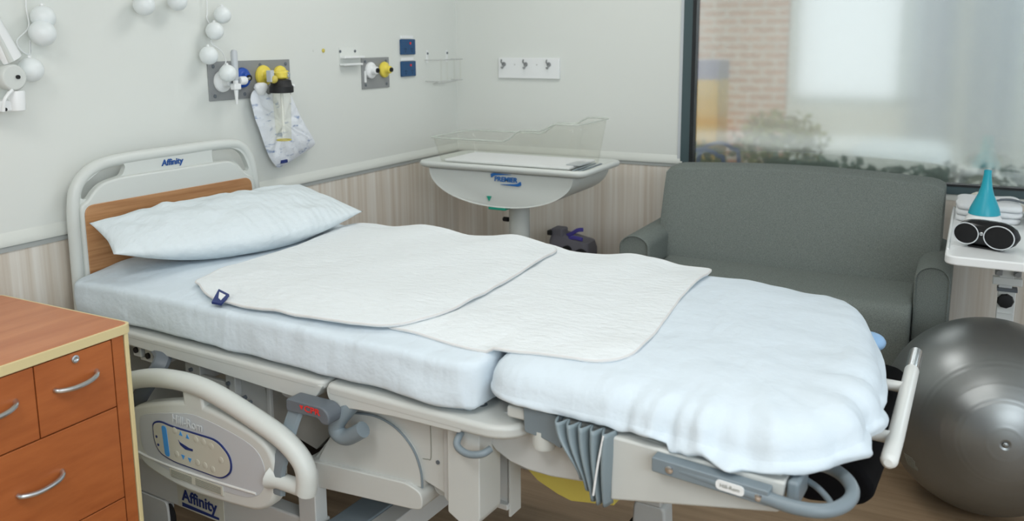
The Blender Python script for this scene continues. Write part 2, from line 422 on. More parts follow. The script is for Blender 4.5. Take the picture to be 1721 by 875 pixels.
lab(text('lettering', 'Affinity', .030, (-.03, .0105, 1.142), (1, 0, 0), (0, 0, 1), M['navy_blue'], head, .0015, .0005, .12), 'blue lettering on the headboard')

# decks
pl = rounded([(-.475, .0), (.50, .0), (.50, -1.085), (-.475, -1.085)], [.02, .02, .03, .03])
obj('head_deck', G().prism(pl, 2, .690, .716), M['ivory2'], bed, .010)
pl = rounded([(-.475, -1.092), (.50, -1.092), (.50, -1.645), (-.475, -1.645)], [.02, .03, .1, .1], 8)
sd = obj('seat_deck', G().prism(pl, 2, .682, .716), M['ivory2'], bed, .012)
obj('head_deck_lip', G().prism(rounded([(-.02, .705), (-.02, .68), (-.62, .667), (-1.01, .654), (-1.055, .664), (-1.083, .705)], [0, 0, .1, .03, .03, .01], 5), 0, -.474, -.40), M['ivory2'], bed, .006)
lip = [(-1.096, .71), (-1.096, .684), (-1.118, .657), (-1.185, .667), (-1.31, .676), (-1.50, .68), (-1.50, .70)]
obj('seat_deck_lip', G().prism(rounded(lip, .012, 4), 0, -.474, -.40), M['ivory2'], sd, .005)
obj('deck_socket', G().lathe([(.013, .712), (.013, .7165), (.006, .7165), (.006, .712)], Matrix.Translation((-.385, -1.5, 0)), 16), M['dark_steel'], sd)

obj('foot_deck', G().box(-.44, .5, -2.2, -1.6, .73, .757), M['ivory2'], bed, .006)

# siderail stowed below the deck
U0 = -.56
sp = [(-.423, .519), (-.436, .538), (-.494, .562), (-.66, .605), (-.738, .606), (-.833, .593), (-.922, .572), (-.969, .547), (-.993, .503), (-.993, .454), (-.975, .40), (-.93, .367), (-.863, .354), (-.647, .342), (-.503, .359), (-.438, .391), (-.419, .45)]
sp = [(p.x, p.y) for p in cr([Vector((a, b, 0)) for a, b in sp], 4, True)]
rail = obj('siderail', G().prism(sp, 0, U0, U0+.045), M['ivory'], bed, .021, seg=5)
# inner recess panel, slightly raised
cxp = sum(p[0] for p in sp)/len(sp); czp = sum(p[1] for p in sp)/len(sp)
inn = [(cxp+(y-cxp)*.86, czp+(z-czp)*.74) for y, z in sp]
obj('face_panel', G().prism(inn, 0, U0-.0012, U0+.01), M['cool_grey'], rail, .001)
tp = [(-.30, .55), (-.345, .578), (-.416, .609), (-.530, .642), (-.656, .656), (-.763, .650), (-.889, .621), (-1.006, .586), (-1.066, .55), (-1.089, .515), (-1.089, .475), (-1.086, .457)]
obj('grab_rail', G().tube(cr([(U0+.01, a, b) for a, b in tp], 6), .026, 16), M['ivory'], rail)
obj('grab_rail_stub', G().tube([(U0+.014, -.97, .467), (U0+.012, -.995, .463), (U0+.012, -1.085, .463)], [.034, .021, .021], 14), M['ivory'], rail)
obj('rail_post', G().prism([(-.652, .65), (-.657, .59), (-.74, .585), (-.732, .625), (-.722, .65)], 0, U0, U0+.035), M['ivory'], rail, .008)
stp = [(-.50, .44), (-.62, .437), (-.78, .42), (-.915, .385)]
obj('face_crease', G().tube(cr([(U0-.001, a, b) for a, b in [(-.436, .408), (-.50, .402), (-.616, .400), (-.783, .405), (-.92, .412)]], 6), .0035, 8), M['white_metal'], rail)
# control membrane
cp = rounded([(-.523, .516), (-.555, .528), (-.60, .524), (-.79, .528), (-.836, .492), (-.838, .45), (-.80, .419), (-.60, .418), (-.545, .43), (-.525, .46)], .03, 5)
obj('control_border', G().prism(cp, 0, U0-.0045, U0-.001), M['navy'], rail)
ccx, ccz = -.68, .473
cpi = [(ccx+(y-ccx)*.972, ccz+(z-ccz)*.93) for y, z in cp]
obj('control_panel', G().prism(cpi, 0, U0-.0055, U0-.001), M['beige_label'], rail)
bs = rounded([(-.565, .518), (-.585, .518), (-.592, .43), (-.572, .43)], .01)
obj('nurse_call_strip', G().prism(bs, 0, U0-.0065, U0-.001), M['sky_blue'], rail)
def tri(y, z, s, up):
    return [(y-s, z-up*s*.8), (y+s, z-up*s*.8), (y, z+up*s)]
for (y, z, up) in ((-.645, .512, 1), (-.672, .510, 1), (-.648, .445, -1), (-.675, .443, -1)):
    obj('arrow_button', G().prism(tri(y, z, .007, up), 0, U0-.0066, U0-.001), M['sky_blue'], rail)
for (y, z) in ((-.62, .515), (-.705, .510), (-.735, .510), (-.765, .505), (-.705, .444), (-.735, .443), (-.765, .44), (-.622, .447), (-.80, .475)):
    obj('membrane_button', G().lathe([(.009, 0), (.009, .0012), (.007, .0018)], axis_m((U0-.0052, y, z), (-1, 0, 0)), 16), M['beige_label'], rail)
obj('bed_symbol', G().prism([(-.633, .492), (-.638, .486), (-.675, .478), (-.69, .478), (-.69, .472), (-.66, .470), (-.640, .478)], 0, U0-.0066, U0-.001), M['navy'], rail)
for (y, z) in ((-.54, .478), (-.545, .455)):
    obj('indicator_dot', G().lathe([(.004, 0), (.004, .001)], axis_m((U0-.0055, y, z), (-1, 0, 0)), 10), M['navy'], rail)
lab(text('lettering', 'Hill-Rom', .034, (U0-.004, -.672, .547), XN, YN, M['emboss'], rail, .0005, .0006), 'faint embossed lettering above the controls')
wl = [(-.583, .396), (-.795, .398), (-.797, .372), (-.586, .374)]
lbp = obj('warning_label', G().prism(wl, 0, U0-.0045, U0-.001), M['beige_label'], rail)
for k in range(5):
    for (ya, yb) in ((-.59, -.675), (-.69, -.79)):
        f_ = lambda y: .3925+(y+.583)*-.009-.0042*k
        lg = G().prism([(ya, f_(ya)), (yb, f_(yb)), (yb, f_(yb)-.0022), (ya, f_(ya)-.0022)], 0, U0-.0052, U0-.001)
        obj('print_line', lg, M['label_grey'], rail)

# siderail arms, latch, CPR handle
def strap(pts, w, parent, name, m):
    return obj(name, G().tube(cr(pts, 6), w, 8, flat=.45, up=(0, 1, 0)), m, parent)
strap([(-.45, -.42, .672), (-.475, -.47, .668), (-.50, -.478, .64), (-.51, -.43, .58), (-.505, -.36, .50)], .024, bed, 'siderail_arm', M['dark_steel'])
strap([(-.49, -1.025, .665), (-.515, -1.018, .62), (-.535, -1.005, .55), (-.55, -.995, .49), (-.55, -.99, .43)], .025, bed, 'siderail_arm', M['steel_grey'])
cpr = obj('release_handle', G().prism(rounded([(-1.005, .676), (-1.13, .678), (-1.15, .660), (-1.146, .634), (-1.122, .634), (-1.112, .646), (-1.005, .642)], [.01, .025, .012, .01, .01, .02, .01], 6), 0, -.525, -.475), M['dark_steel'], bed, .007)
lab(text('lettering', 'CPR', .022, (-.5262, -1.095, .663), (0, -1, -.02), YN, M['red'], cpr, .0006, .0002, 0, 1.3), 'red lettering on the release handle')
obj('arrow_mark', G().prism(tri(-1.060, .664, .006, -1), 0, -.5265, -.52), M['red'], cpr)
# latch brackets and actuator boxes under the deck
for (y, z) in ((-.30, .645), (-.355, .637)):
    br = obj('latch_block', G().box(-.44, -.40, y-.018, y+.018, z-.022, z+.024), M['light_grey'], bed, .004)
    obj('latch_bolt', G().lathe([(.009, 0), (.009, .006)], axis_m((-.44, y, z), (-1, 0, 0)), 12), M['black'], br)
obj('latch_plate', G().box(-.43, -.38, -.40, -.30, .61, .622), M['light_grey'], bed, .003)
bx = obj('actuator_bracket', G().box(-.42, -.15, -.555, -.49, .585, .645).box(-.42, -.405, -.68, -.555, .57, .61).box(-.42, -.15, -.70, -.66, .56, .64), M['light_grey'], bed, .004)
bx2 = obj('support_plate', G().box(-.40, -.385, -.81, -.70, .53, .668).box(-.41, -.36, -.825, -.81, .53, .64), M['light_grey'], bed, .003)
for (y, z) in ((-.52, .62), (-.675, .61), (-.735, .58), (-.755, .57), (-.60, .59)):
    obj('bolt', G().lathe([(.006, 0), (.006, .012)], axis_m((-.415, y, z), (-1, 0, 0)), 10), M['dark_steel'], bed)
obj('clip', G().tube(cr([(-.43, -.90, .66), (-.43, -.90, .635), (-.43, -.925, .628), (-.43, -.95, .63), (-.43, -.96, .65), (-.43, -.99, .652)], 4), .006, 8), M['light_grey'], bed)
# inner frame, dark mechanics
obj('inner_frame', G().box(-.36, .40, -1.5, -.05, .60, .665), M['light_grey'], bed, .01)
obj('inner_side_plate', G().prism([(-.79, .665), (-.81, .52), (-.98, .48), (-1.05, .55), (-1.09, .665)], 0, -.40, -.37), M['mid_ivory'], bed)
obj('motor_housing', G().box(-.30, .1, -.95, -.66, .36, .60), M['black'], bed, .03)
obj('cable', G().tube(cr([(-.3, -.7, .55), (-.36, -.78, .585), (-.37, -.88, .56), (-.34, -.93, .48), (-.3, -.95, .40)], 6), .008, 8), M['black'], bed)
# lift hook
hk = [(-.44, -1.185, .69), (-.455, -1.160, .665), (-.47, -1.130, .625), (-.475, -1.125, .60), (-.475, -1.145, .588), (-.475, -1.17, .594), (-.475, -1.212, .622)]
obj('line_hook', G().tube(cr(hk, 6), .0205, 14), M['steel_grey'], bed)
# base covers
cv = [(-.985, .462), (-1.06, .552), (-1.09, .668), (-1.42, .668), (-1.42, .481), (-1.352, .5), (-1.34, .44)]
cover = obj('base_cover', G().prism(cv, 0, -.42, -.15), M['ivory2'], bed, .004)
arc = [(-1.10, .62), (-1.149, .631), (-1.215, .637), (-1.278, .620), (-1.326, .579), (-1.348, .528), (-1.351, .485)]
ap = [(p.x, p.y) for p in cr([Vector((a, b, 0)) for a, b in arc], 6)]
obj('cover_panel', G().prism(ap+[(-1.0, .455), (-1.06, .552)], 0, -.428, -.40), M['ivory2'], cover, .003)
obj('arc_edge', G().tube([(-.427, a, b) for a, b in ap], .003, 8), M['steel_grey'], cover)
obj('lower_cover', G().prism(rounded([(-.975, .468), (-1.31, .492), (-1.36, .478), (-1.358, .435), (-1.335, .428), (-.975, .395)], [.0, .01, .03, .03, .02, 0]), 0, -.44, -.36), M['ivory2'], cover, .004)
obj('cover_seam', G().tube(cr([(-.4205, -1.375, .66), (-.4205, -1.375, .57), (-.4205, -1.365, .56), (-.4205, -1.35, .558)], 4), .0012, 6), M['label_grey'], cover)
obj('cover_screw', G().lathe([(.005, 0), (.005, .003)], axis_m((-.42, -1.395, .56), (-1, 0, 0)), 12), M['dark_steel'], cover)
# post with angled side
po = obj('support_post', G().prism(rounded([(-1.446, .675), (-1.535, .675), (-1.533, .462), (-1.515, .440), (-1.488, .438), (-1.444, .462)], [0, 0, .012, .02, .01, .004]), 0, -.452, -.36), M['ivory2'], bed, .003)
obj('post_side', G().prism([(-1.42, .675), (-1.446, .675), (-1.446, .460), (-1.425, .475), (-1.418, .482)], 0, -.43, -.36), M['light_grey'], po, .002)
obj('post_pivot', G().lathe([(.022, 0), (.022, .03)], axis_m((-.36, -1.38, .478), (-1, 0, 0)), 16), M['light_grey'], po)
obj('utility_loop', G().tube(cr([(-.455, -1.487, .672), (-.475, -1.489, .655), (-.482, -1.505, .645), (-.482, -1.53, .641), (-.475, -1.557, .646), (-.455, -1.567, .652)], 6), .0085, 12), M['steel_grey'], bed)
# cowl and yellow underside
cw = [(-1.50, .70), (-1.505, .66), (-1.525, .638), (-1.545, .618), (-1.585, .600), (-1.633, .592), (-1.69, .592), (-1.76, .60), (-1.87, .62), (-1.87, .73), (-1.62, .73)]
obj('foot_cowl', G().prism(cw, 0, -.40, .40), M['light_grey'], bed, .006)
obj('yellow_underside', G().prism([(-1.57, .535), (-1.60, .512), (-1.655, .492), (-1.69, .485), (-1.80, .505), (-1.80, .60), (-1.6, .60)], 0, -.30, .35), M['yellow2'], bed, .003)
obj('rail_bracket', G().box(-.31, -.28, -1.523, -1.483, .425, .60).box(-.325, -.27, -1.53, -1.47, .425, .44), M['light_grey'], bed, .003)
obj('rail_bracket_fin', G().box(-.315, -.265, -1.533, -1.527, .405, .60), M['ivory2'], bed, .001)
bxg = obj('grey_box', G().prism(rounded([(-1.645, .766), (-1.74, .762), (-1.74, .69), (-1.70, .702), (-1.648, .708)], .006), 0, -.445, -.36), M['steel_grey'], bed, .004)
obj('cap_knob', G().lathe([(.0, .672), (.024, .672), (.026, .68), (.026, .715)], Matrix.Translation((-.42, -1.685, 0)), 18), M['ivory'], bxg)
# grey ribbed bellows
def bel(s, t):
    yt = -1.735-.135*s; yb = -1.80-.058*s if s < .75 else lerp(-1.8435, -1.862, (s-.75)*4)
    tt = t**1.15; y = lerp(yt, yb, sm(t)*.9)
    d = abs(math.sin(PI*5*s)); zb = .655-.05*sm(s*1.6)
    z = lerp(.768, zb, t)
    return Vector((-.448-.034*d*(1-.25*t)-.008*math.sin(PI*t), y, z))
obj('cable_bellows', G().grid(bel, 96, 16), M['rubber_grey'], bed, solid=.004)
obj('bellows_tie', G().tube(cr([(-.483, -1.856, .765), (-.485, -1.845, .70), (-.484, -1.835, .63)], 5), .0025, 8), M['white_plastic'], bed)
# foot beam with bumper bar
bp = [(-1.862, .757), (-2.212, .750), (-2.203, .688), (-2.0, .645), (-1.862, .616)]
beam = obj('foot_beam', G().prism(bp, 0, -.462, -.36), M['ivory2'], bed, .006)
obj('beam_end_cap', G().box(-.455, -.37, -2.235, -2.212, .70, .752), M['steel_grey'], beam, .008)
loop = [(-.478, -1.965, .736), (-.48, -2.05, .733), (-.482, -2.171, .724), (-.484, -2.235, .72), (-.47, -2.283, .72), (-.428, -2.311, .72), (-.374, -2.315, .72), (-.325, -2.292, .72), (-.298, -2.255, .72), (-.30, -2.21, .72)]
lp = cr(loop, 6)
bar = obj('bumper_bar', G().tube(lp, [.013]*len(lp), 14, flat=1.0), M['steel_grey'], bed)
obj('bar_plate', G().prism(rounded([(-1.963, .751), (-2.19, .741), (-2.19, .711), (-1.963, .721)], .004), 0, -.492, -.462), M['steel_grey'], bar, .004)
obj('label_plate', G().prism(rounded([(-2.092, .741), (-2.146, .738), (-2.146, .719), (-2.092, .722)], .009), 0, -.4945, -.488), M['white_plastic'], bar)
text('lettering', 'Hill-Rom', .0105, (-.4952, -2.119, .7302), (0, -1, -.05), YN, M['label_grey'], bar, .0003)
for y, z in ((-2.0, .734), (-2.172, .725)):
    obj('bar_screw', G().lathe([(.008, 0), (.008, .003), (.005, .004)], axis_m((-.491, y, z), (-1, 0, 0)), 14), M['chrome'], bar)
obj('inner_loop', G().tube(cr([(-.36, -2.20, .725), (-.372, -2.225, .722), (-.388, -2.255, .718), (-.425, -2.285, .716), (-.45, -2.292, .716)], 6), .006, 10), M['steel_grey'], bed)
# push handle at the foot
ph = obj('push_handle', G().tube([(-.222, -2.355, .72), (-.218, -2.355, .72), (-.208, -2.355, .72), (-.1, -2.352, .72), (.33, -2.334, .72)], [.008, .0135, .0172, .0175, .0175], 16), M['white_metal'], bed)
lab(obj('chrome_grip', G().tube([(.325, -2.334, .72), (.47, -2.328, .72)], .0172, 16), M['chrome'], ph), 'chrome end of the push handle')
for u in (-.098, .205):
    obj('handle_stub', G().tube([(u, -2.20, .72), (u, -2.34, .72)], .0135, 14), M['white_metal'], ph)
# black padded panel slung under the foot
obj('foot_support_pad', G().prism(rounded([(-2.18, .70), (-2.30, .685), (-2.335, .63), (-2.31, .595), (-2.19, .575), (-2.12, .62)], .02), 0, -.19, .44), M['black_cloth'], bed, .015)
# base frame
bm_ = obj('base_frame', G().box(-.45, -.40, -1.02, -.22, .186, .300).box(.36, .42, -1.7, -.22, .186, .30).box(-.40, .36, -.34, -.24, .2, .29), M['light_grey'], bed, .006)
obj('base_upright', G().box(-.455, -.41, -1.02, -.958, .186, .45), M['light_grey'], bm_, .004)
lp_ = obj('base_label', G().box(-.4512, -.449, -.655, -.455, .190, .262), M['beige_label'], bm_)
lab(text('lettering', 'Affinity', .050, (-.4525, -.552, .231), XN, YN, M['navy'], bm_, .0004, .0012, 0, 1.05), 'navy lettering on the base frame')
obj('underline_mark', G().prism([(-.475, .207), (-.634, .203), (-.634, .197), (-.475, .195)], 0, -.4528, -.449), M['navy'], bm_)
obj('cross_beam', G().box(-.5, .36, -1.125, -1.028, .235, .300), M['steel_grey'], bed, .006)
obj('cross_beam_flange', G().box(-.5, .36, -1.185, -1.125, .225, .297), M['light_grey'], bed, .004)
def caster(u, v, cover):
    c = obj('caster', G().lathe([(.02, -.022), (.07, -.022), (.075, -.015), (.075, .015), (.07, .022), (.02, .022)], axis_m((u, v, .0755), (1, 0, 0)), 28), M['black'], bed)
    obj('caster_fork', G().prism(rounded([(v+.05, .19), (v-.05, .19), (v-.055, .10), (v-.03, .07), (v+.03, .07), (v+.055, .10)], .02), 0, u-.034, u+.034), M['light_grey'], c, .01)
    obj('caster_stem', G().lathe([(.018, .18), (.018, .26)], Matrix.Translation((u, v, 0)), 14), M['light_grey'], c)
    return c
for u, v in ((-.40, -.27), (.39, -.30), (.30, -1.66)):
    caster(u, v, 1)
obj('caster_shroud', G().prism(rounded([(-.20, .185), (-.40, .185), (-.405, .10), (-.36, .04), (-.2, .03)], [.01, .02, .04, .04, 0]), 0, -.452, -.443), M['light_grey'], bed, .003)
obj('rear_leg_frame', G().box(.26, .42, -1.70, -1.2, .19, .26), M['light_grey'], bed, .006)
obj('rear_column', G().box(.30, .38, -1.3, -1.22, .26, .60), M['light_grey'], bed, .006)
obj('lift_column', G().box(-.12, .22, -1.15, -.95, .25, .60), M['light_grey'], bed, .02)
obj('head_column', G().box(-.12, .22, -.36, -.2, .25, .61), M['light_grey'], bed, .02)
lab(obj('red_cable', G().tube(cr([(-.25, -.55, .26), (-.28, -.565, .2), (-.30, -.57, .12), (-.26, -.6, .02)], 5), .006, 8), M['red'], bed), 'red cable hanging under the base')

# ---------------------------------------------------------------- mattresses with fitted sheets
def bw(u, v, z): return Vector((u, v, z))
def ztop(u, v):
    return ZT(u, v)
def ZT(u, v):
    e = min(u+.45, .53-u)
    head = .838+.026*sm(e/.22) if u < 0 else .850+.014*sm(e/.2)
    if v < -1.53:
        ef = v+2.28
        head = .852+.012*sm(e/.2)-.012*sm(1-ef/.4)
    else:
        eh = -v
        head -= .012*sm(1-eh/.3)
    return head+.004*nz(u*5, v*5)+.003*nz(u*11, v*11, 3)
def sheet_mattress(name, label, u0, u1, v0, v1, zlo, rad, skirt, warp=None, SR=.02):
    cx, cy = (u0+u1)/2, (v0+v1)/2; a, b = (u1-u0)/2, (v1-v0)/2
    n = 10; sides = (60, 40)
    rings = []
    ins = [d for d in (min(a, b)-.02, .3, .22, .16, .12, .09, .065, .045) if d > SR+.006]+[SR+.004]
    for d in ins:
        if d > min(a, b)-.01: continue
        ring = rrect(cx, cy, a-d, b-d, max(rad-d*.5, .012), n, 0, sides)
        rings.append([Vector((x, y, ZT(x, y))) for x, y in ring])
    base = rrect(cx, cy, a, b, rad, n, 0, sides)
    for k in range(1, 6):     # rounded shoulder
        t = k/5*PI/2; d = SR*(1-math.sin(t)); ring = rrect(cx, cy, a-d, b-d, max(rad-d, .02), n, 0, sides)
        rings.append([Vector((x, y, ZT(bx, by)-SR*(1-math.cos(t)))) for (x, y), (bx, by) in zip(ring, base)])
    top = rings[-1]; m = len(base)
    for k in range(1, 17):
        t = k/16; rg = []
        for i, (x, y) in enumerate(base):
            p = Vector((x, y)); q = Vector(base[(i+1) % m])-Vector(base[i-1]); nrm = Vector((q.y, -q.x)).normalized()
            z1, out, amp = skirt(x, y)
            s = i/m*46
            wr = (nz(s*.8, t*.8, 5)*.75+nz(s*1.9, t*1.0, 9)*.35)*amp*sm(t*1.3)
            bulge = out*math.sin(PI*min(1, t*.9))
            tuck = -.03*sm((t-.8)/.2)
            p = p+nrm*(bulge+wr+tuck)
            z1 = z1+.006*nz(s*1.4, 0, 2)
            rg.append(Vector((p.x, p.y, lerp(top[i].z, z1, t))))
        rings.append(rg)
    if warp:
        rings = [[warp(p) for p in r_] for r_ in rings]
    o = obj(name, G().rings(rings), M['sheet'], None, 0, 80)
    o.location = (BX, BY, 0); o.rotation_euler = (0, 0, PHI)
    return tag(o, label, 'mattress', 'sheeted mattress sections on the bed')
WP = [(-.60, .06), (-.455, .035), (-.37, -.015), (-.30, -.05), (-.15, -.062), (.0, -.045), (.27, .012), (.41, .055), (.53, .125), (.62, .15)]
def foot_warp(p):
    k = sm((-1.75-p.y)/.5)
    cx_, cy_ = p.x+.22, p.y+1.98; r_ = math.hypot(cx_, cy_); an = math.atan2(cy_, cx_)
    fold = sm((r_-.10)/.16)*sm((.15-p.x)/.3)*sm((-1.70-p.y)/.35)*(.007*math.sin(an*13+1.2*nz(p.x*5, p.y*5))+.004*math.sin(an*29))
    p = Vector((p.x+fold*cx_/max(r_, .05)*1.2, p.y+fold*cy_/max(r_, .05)*1.2, p.z+fold*.6))
    for (a, da), (b, db) in zip(WP, WP[1:]):
        if a <= p.x <= b or (b == .62 and p.x > b) or (a == -.60 and p.x < a):
            t = max(0, min(1, (p.x-a)/(b-a))); return Vector((p.x, p.y+lerp(da, db, t)*k, p.z))
    return p
def sk1(x, y):
    amp = .011; z = .716
    c = math.hypot(x+.45, y+1.5)
    if c < .25: amp = .02
    return z, .004, amp
def sk2(x, y):
    near = x < -.3; foot = y < -2.0
    amp = .007+.010*sm((-1.7-y)/.45)*(1 if x < .1 else .35)+.018*math.exp(-((x+.42)**2+(y+2.2)**2)/.05)
    z = .768 if x < 0 else .78
    if foot: z = .752+.01*sm((x+.1)/.4)
    return z, .004+.012*sm((-1.9-y)/.3), amp
sheet_mattress('sheeted_mattress', 'white sheeted mattress section at the head of the bed under the pillow', -.462, .515, -1.528, -.012, .716, .05, sk1)
fm_ = sheet_mattress('sheeted_mattress', 'white sheeted mattress section at the foot of the bed with a loose draped hem', -.455, .535, -2.262, -1.532, .757, .09, sk2, foot_warp, .062)

lab(obj('mattress_corner', G().sphere((.44, -2.215, .742), .042, 18, 12, (1.1, 1, .6)), M['pale_blue'], fm_), 'pale blue mattress corner peeking out below the sheet')
# ---------------------------------------------------------------- pillow
LB, LF, RF, RB = Vector((-.40, -.055, 1.0)), Vector((-.445, -.235, .932)), Vector((.455, -.425, .925)), Vector((.47, -.09, 1.0))
def pil_pt(s_, t, side):
    # s along the length, t front (0) to back (1)
    p = (LF*(1-s_)+RF*s_)*(1-t)+(LB*(1-s_)+RB*s_)*t
    bow_f = -.118*math.sin(PI*s_**.8)*(1-t); bow_b = -.012*math.sin(PI*s_)*t
    p = p+Vector((.014*math.sin(PI*t)*(1 if s_ < .5 else -1)*abs(2*s_-1)**4, bow_f+bow_b, -.022*math.sin(PI*s_)*(1-t)))
    e = (max(0, 4*s_*(1-s_))**.62)*(max(0, 4*t*(1-t))**.55)
    N_ = Vector((0, -.35, .94))
    if side > 0:
        w_ = .010*nz(p.x*8, p.y*14, 2)+.007*nz(p.x*19, p.y*16, 6)+.003*abs(nz(p.x*30, p.y*14, 8))
        w_ += .006*math.sin(s_*52+3*nz(t*3, s_*2))*sm((.45-s_)/.3)*t
        return p+N_*(.069*e)+N_*w_*min(1, e*2)
    q_ = p-N_*(.10*e); lo = ZT(q_.x, q_.y)+.004
    if q_.z < lo: q_.z = lo+.1*(q_.z-lo)*0
    if q_.y > -.012: q_.y = -.012
    return q_
NS, NT = 60, 30
pv = [[(math.sin(PI*(i/NS-.5))+1)/2*.5+.5*i/NS for i in range(NS+1)], [(math.sin(PI*(j/NT-.5))+1)/2*.5+.5*j/NT for j in range(NT+1)]]
pg = G().grid(lambda a, b: pil_pt(pv[0][round(a*NS)], pv[1][round(b*NT)], 1), NS, NT).grid(lambda a, b: pil_pt(pv[0][round(a*NS)], pv[1][round(b*NT)], -1), NS, NT)
pil = obj('pillow', pg, M['pillowcase'], None, 0, 80)
bmx = bmesh.new(); bmx.from_mesh(pil.data); bmesh.ops.remove_doubles(bmx, verts=bmx.verts, dist=.0015); bmesh.ops.recalc_face_normals(bmx, faces=bmx.faces); bmx.to_mesh(pil.data); bmx.free()
for v in pil.data.vertices:
    if v.co.y > -.014: v.co.y = -.014
tag(pil, 'white cotton pillow leaning against the headboard', 'pillow')
pil.location = (BX, BY, 0); pil.rotation_euler = (0, 0, PHI)

# ---------------------------------------------------------------- quilted pads
def pad(name, label, outline, lift, seed):
    poly = [(p.x, p.y) for p in cr([Vector((a, b, 0)) for a, b in outline], 8, True)]
    cx = sum(p[0] for p in poly)/len(poly); cy = sum(p[1] for p in poly)/len(poly)
    def z(u, v, e):
        uc = max(-.435, min(.51, u)); drop = 0
        if u < -.43: drop = (-.43-u)*1.2
        ff = max(0, min(1, (e-.45)/.5))
        return ZT(uc, v)+lift+.006+.010*ff*sm((u-.15)/.3)*(1+math.sin(v*17+seed))*.9+.0035*nz(u*14, v*14, seed)+.004*ff*nz(u*9, v*9, seed+2)-drop
    rings = []
    for sc in [.03, .1, .2, .3, .4, .5, .6, .7, .78, .85, .9, .94, .97, .99, 1.0]:
        rings.append([Vector((cx+(x-cx)*sc, cy+(y-cy)*sc, z(cx+(x-cx)*sc, cy+(y-cy)*sc, sc)+.0) ) for x, y in poly])
    edge = [Vector((p.x, p.y, p.z-.003)) for p in rings[-1]]
    rings2 = rings+[[Vector((p.x+(p.x-cx)*.006, p.y+(p.y-cy)*.006, p.z-.004)) for p in rings[-1]], [Vector((p.x, p.y, p.z-.008)) for p in rings[-1]]]
    rings2 += [[Vector((cx+(p.x-cx)*.5, cy+(p.y-cy)*.5, 0)) for p in rings[-1]]]
    for i, v in enumerate(rings2[-1]): rings2[-1][i] = Vector((v.x, v.y, z(v.x, v.y, .5)-.006))
    o = obj(name, G().rings(rings2), M['quilt'], None, 0, 80)
    o.location = (BX, BY, 0); o.rotation_euler = (0, 0, PHI)
    tag(o, label, 'bed pad', 'white quilted pads on the bed')
    bd = [Vector((p.x, p.y, p.z-.003)) for p in rings[-1]]
    obj('edge_binding', G().tube(bd, .0035, 6, True), M['binding'], o)
    return o, rings[-1]
m1 = [(-.375, -.525), (-.413, -.61), (-.428, -.72), (-.428, -.88), (-.412, -1.07), (-.385, -1.205), (-.335, -1.28), (-.23, -1.312), (-.02, -1.303), (.19, -1.28), (.43, -1.247), (.515, -1.20), (.535, -1.10), (.53, -.95), (.52, -.75), (.525, -.58), (.48, -.43), (.40, -.405), (.2, -.44), (-.013, -.488), (-.2, -.482), (-.35, -.49)]
m2 = [(-.36, -1.20), (-.375, -1.33), (-.385, -1.473), (-.370, -1.632), (-.345, -1.775), (-.30, -1.822), (-.2, -1.826), (.02, -1.797), (.24, -1.765), (.48, -1.752), (.54, -1.715), (.545, -1.6), (.54, -1.45), (.53, -1.3), (.51, -1.12), (.3, -1.1), (0, -1.1), (-.25, -1.12)]
p2, e2 = pad('quilted_pad', 'white quilted bed pad lying nearer the foot, partly under the other pad', m2, 0, 1.7)
p1, e1 = pad('quilted_pad', 'white quilted bed pad nearest the pillow, with a navy tag on its edge', m1, .012, 0.4)
q = [Vector((u_, v_, ZT(max(u_, -.43), v_)+h_)) for u_, v_, h_ in ((-.452, -.665, .012), (-.395, -.628, .026), (-.412, -.690, .026), (-.449, -.700, .012))]
tagm = obj('fabric_tag', G().rings([[v+Vector((0, 0, .004)) for v in q], [v+Vector((0, 0, -.002)) for v in q]]), M['navy'], p1); lab(tagm, 'navy fabric tag with a white shape')
qc = sum(q, Vector())/4
obj('tag_emblem', G().rings([[qc+(v-qc)*k_+Vector((0, 0, .0052)) for v, k_ in zip(q, (.2, .6, .6, .5))], [qc+(v-qc)*k_+Vector((0, 0, .002)) for v, k_ in zip(q, (.2, .6, .6, .5))]]), M['white_plastic'], tagm)

# ---------------------------------------------------------------- bedside cabinet
CXR, CYF, CZ = -2.735, -.722, .866
cab = thing('bedside_cabinet', 'cherry wood drawer cabinet with cream edging in the left foreground', 'cabinet', (CXR, CYF, 0))
CW, CD = .72, .53
tp_ = rounded([(0, 0), (0, CD), (-CW, CD), (-CW, 0)], .02)
obj('cabinet_top', G().prism(tp_, 2, CZ-.022, CZ), M['cherry_top'], cab, .002)
obj('top_edging', G().prism(rounded([(.006, -.006), (.006, CD+.006), (-CW-.006, CD+.006), (-CW-.006, -.006)], .024), 2, CZ-.024, CZ-.0012, [rounded([(-.001, .001), (-.001, CD-.001), (-CW+.001, CD-.001), (-CW+.001, .001)], .02)]), M['edge'], cab, .004)
obj('carcass', G().box(-CW+.02, -.012, .012, CD-.01, .06, CZ-.024), M['cherry'], cab)
obj('side_edging', G().box(-.018, -.006, -.004, .012, .05, CZ-.024), M['edge'], cab, .003)
obj('side_panel', G().box(-.016, -.009, .010, CD-.01, .05, CZ-.024), M['edge'], cab, .001)
obj('plinth', G().box(-CW+.04, -.03, .03, CD-.03, 0, .06), M['black'], cab)
obj('front_stile', G().box(-.052, -.020, -.001, .014, .06, CZ-.026), M['cherry'], cab, .001)
